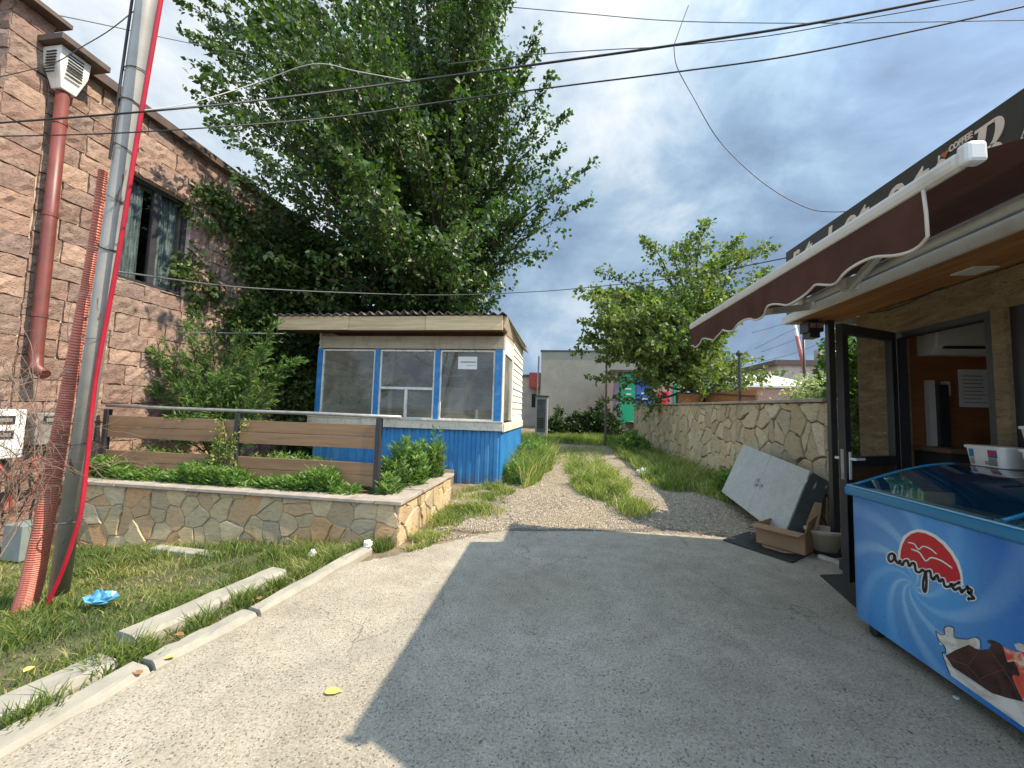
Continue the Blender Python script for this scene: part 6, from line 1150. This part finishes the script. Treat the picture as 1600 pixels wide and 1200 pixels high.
# market row with coloured panels
mk = thing('market_row', (6, 22, 1), 'pale pink market building with green, blue and red shop panels behind the walnut', 'building'); m['pink'] = simple('pink_plaster', (.52, .36, .30), .9, .15, 2)
a, c_ = Wp(955, 628, y=22), Wp(1062, 583, y=22); b = MB(); b.box(a.x, c_.x, 22, 26, 0, c_.z); b.build('wall', m['pink'], mk); b = MB(); b.box(a.x-.1, c_.x+.1, 21.8, 26.1, c_.z, c_.z+.12); b.build('roof', m['brown_metal'], mk)
for i, (x0, x1, yt, col) in enumerate(((960, 968, 594, (.20, .17, .22)), (968, 992, 585, (.01, .34, .17)), (994, 1018, 592, (.04, .12, .38)), (1028, 1045, 612, (.60, .03, .06)), (1052, 1060, 598, (.02, .30, .15)))):
    p, q = Wp(x0, 629, y=21.95), Wp(x1, yt, y=21.95); b = MB(); b.box(p.x, q.x, 21.9, 21.999, .9, q.z); pn_ = b.build('coloured_panel', simple('panel_%d' % i, col, .5, .08), mk)
    if i in (1, 2):
        for k in range(2): b = MB(); b.box(p.x+.25, q.x-.2, 21.885, 21.899, q.z-.85-.3*k, q.z-.78-.3*k); b.build('stripe', m['paper'], pn_)
# little brick houses at right
bh = thing('brick_house', (14, 30, 0), 'low brick house with a white roof seen over the garden wall', 'house'); g = G('brick'); bt_ = g.N('ShaderNodeTexBrick'); g.L(g.map((1, 1, 1), (math.pi/2, 0, 0)), bt_.inputs[0]); bt_.inputs['Scale'].default_value = 3; bt_.inputs['Color1'].default_value = (.28, .15, .11, 1); bt_.inputs['Color2'].default_value = (.36, .21, .15, 1); bt_.inputs['Mortar'].default_value = (.4, .36, .3, 1); m['brick'] = g.fin(bt_.outputs[0], .9)
a, c_ = Wp(1165, 622, y=26), Wp(1225, 606, y=26); b = MB(); b.box(a.x, c_.x+2, 26, 32, 0, c_.z); b.build('wall', m['brick'], bh); b = MB(); xm = (a.x+c_.x+2)/2; b.add([(a.x-.2, 25.8, c_.z), (c_.x+2.2, 25.8, c_.z), (c_.x+2.2, 32, c_.z+1.3), (a.x-.2, 32, c_.z+1.3), (a.x-.2, 25.8, c_.z+.12), (c_.x+2.2, 25.8, c_.z+.12), (c_.x+2.2, 32, c_.z+1.42), (a.x-.2, 32, c_.z+1.42)], [(0,3,2,1),(4,5,6,7),(0,1,5,4),(1,2,6,5),(2,3,7,6),(3,0,4,7)]); b.build('roof', m['alu'], bh)
dh = thing('dark_roof_house', (20, 34, 0), 'distant house with a dark roof and pale chimney above the blossoming shrub', 'house'); a, c_ = Wp(1215, 590, y=33), Wp(1330, 572, y=33); b = MB(); b.box(a.x, c_.x, 33, 40, 0, c_.z); b.build('wall', m['rough2'], dh); b = MB(); b.box(a.x-.3, c_.x, 32.7, 40, c_.z, c_.z+.4); rf = b.build('roof', m['brown_metal'], dh); p, q = Wp(1282, 566, y=33), Wp(1297, 545, y=33); b = MB(); b.box(p.x, q.x, 33, 33.8, c_.z+.4, q.z); b.build('chimney', m['rough2'], rf)
p, q = Wp(1258, 585, y=18), Wp(1241, 505, y=18); sp1 = thing('striped_pole', (p.x, 18, p.z-2), 'leaning pink and white pole over the blossoming shrub', 'pole'); d_ = (q-p); b = MB(); b.tube([p-d_*.9, q], .07, 10); b.build('shaft', m['white_paint'], sp1, smooth=True)
b = MB(); b.tube([p+d_*.0, p+d_*.75], .074, 10); b.build('pink_band', simple('pink_band', (.45, .16, .13), .6, .1), sp1, smooth=True)
p, q = Wp(1257, 585, y=17.5), Wp(1258, 505, y=17.5); b = MB(); b.tube([(p.x, 17.5, .5), (p.x, 17.5, q.z)], .05, 8); b.build('black_pole', m['charcoal'], smooth=True, loc=(p.x, 17.5, .5), label='thin upright black pole beside the pink and white one', cat='pole')
p, q = Wp(947, 600, y=15), Wp(947, 470, y=15); b = MB(); b.tube([(p.x, 15, .3), (p.x, 15, q.z)], .045, 8); b.build('grey_pole', m['galv'], smooth=True, loc=(p.x, 15, .3), label='slim grey pole at the left side of the walnut tree', cat='pole')
# distant tree line
for i, (px, y_, w_, h_) in enumerate(((700, 60, 9, 3.4), (1120, 55, 8, 3.2), (1240, 45, 8, 2.6), (1330, 50, 9, 3.2))):
    q = Wp(px, 645, y=y_); cloud('distant_tree', 'distant dark tree '+('hidden behind the kiosk side', 'behind the walnut trunk', 'beyond the pink and white pole', 'behind the shop corner')[i], [(q.x, y_, 2.2, w_*.5, 2, h_*.6, 1)], 900, .9, m['hedge'], 80+i, cat='tree', group='distant trees', base=(q.x, y_, 0), stems=3)

# ================================================================== litter
def crumple(name, cx, cy, cz, rx, ry, rz, mt, label, cat, seed):
    rn = random.Random(seed); b = MB(); n, k = 12, 7; vs = []
    for j in range(k):
        ph = math.pi*(j+.5)/k
        for i in range(n): a = 2*math.pi*i/n; f = rn.uniform(.65, 1.2); vs.append((cx+rx*math.sin(ph)*math.cos(a)*f, cy+ry*math.sin(ph)*math.sin(a)*f, max(cz+.003, cz+rz*(1-math.cos(ph))*.5*f*1.6)))
    b.add(vs, [(j*n+i, j*n+(i+1) % n, (j+1)*n+(i+1) % n, (j+1)*n+i) for j in range(k-1) for i in range(n)]+[tuple(range(n)), tuple((k-1)*n+i for i in range(n))[::-1]]); return b.build(name, mt, loc=(cx, cy, cz), label=label, cat=cat)
q = Wp(1007, 745, z=.13); m['bag'] = simple('plastic_bag', (.62, .62, .60), .4, .15, 20, .4, 30); crumple('plastic_bag', q.x, q.y, .12, .17, .13, .11, m['bag'], 'crumpled white plastic bag on the gravel right of the grassy patch', 'bag', 1)
q = Wp(1042, 750, z=.12); crumple('paper_scrap', q.x, q.y, .11, .06, .04, .03, m['paper'], 'small white paper scrap on the gravel right of the plastic bag', 'litter', 2)
q = Wp(574, 862, z=.0); crumple('crumpled_tissue', q.x, q.y, .035, .045, .04, .045, m['paper'], 'white crumpled tissue on the end of the kerb near the planter corner', 'litter', 3)
q = Wp(487, 870, z=-.02); crumple('paper_scrap', q.x, q.y, q.z, .04, .03, .04, m['paper'], 'white paper scrap in the grass left of the kerb end', 'litter', 5)
q = Wp(157, 945, z=-.08); crumple('plastic_wrapper', q.x, q.y, q.z+.01, .11, .06, .05, simple('blue_film', (.10, .33, .50), .35, .3, 25, .3, 30), 'blue plastic wrapper lying in the grass right of the pole', 'litter', 6)
q = Wp(617, 757, z=.45); crumple('white_scrap', q.x, q.y, .44, .035, .03, .035, m['paper'], 'white plastic scrap left on the planter by the leafy shrub', 'litter', 7)
m['yleaf'] = simple('yellow_leaf', (.62, .50, .14), .7, .2, 30); m['bleaf'] = simple('brown_leaf', (.32, .17, .07), .8, .3, 30)
def fallen(px, py, s, mt, label, ang, z=.004):
    q = Wp(px, py, z=z); b = MB(); pts = []; n = 14
    for i in range(n): a = 2*math.pi*i/n; rr_ = s*(1 if i else 1.35)*(.9+.1*math.cos(2*a)); pts.append((q.x+rr_*math.cos(a+ang), q.y+.75*rr_*math.sin(a+ang), z+.004+.25*s*abs(math.sin(a))*random.uniform(.3, 1)))
    pts.append((q.x, q.y, z+.004)); b.add(pts, [(i, (i+1) % n, n) for i in range(n)]); b.build('fallen_leaf', mt, loc=(q.x, q.y, z), label=label, cat='leaf')
fallen(519, 1082, .038, m['yleaf'], 'single yellow leaf on the sunlit concrete near the bottom of the view', .3); fallen(1083, 961, .014, m['yleaf'], 'tiny yellow leaf on the shaded concrete', 1.0)
for k, (px, py, lab) in enumerate(((280, 992, 'curled brown leaf between the two kerb rows, left of its neighbour'), (322, 985, 'curled brown leaf between the two kerb rows, right of its neighbour'), (405, 935, 'brown leaf in the grass by the tip of the middle kerb slab'), (215, 1052, 'reddish brown leaf near the gap between the set back slabs'), (265, 1028, 'yellow brown leaf lying against the kerb by the slab gap'), (45, 1046, 'yellow leaf in the lawn at the left edge'))): fallen(px, py, .026, m['bleaf'] if k < 4 else m['yleaf'], lab, k, .03)
q = Wp(1494, 1091, z=0); b = MB(); b.lathe([(.012, 0), (.012, .006), (.0, .006)], (q.x, q.y, .001), 14); b.build('bottle_cap', m['plastic_white'], loc=(q.x, q.y, 0), label='white bottle cap on the concrete beside the freezer', cat='bottle cap')
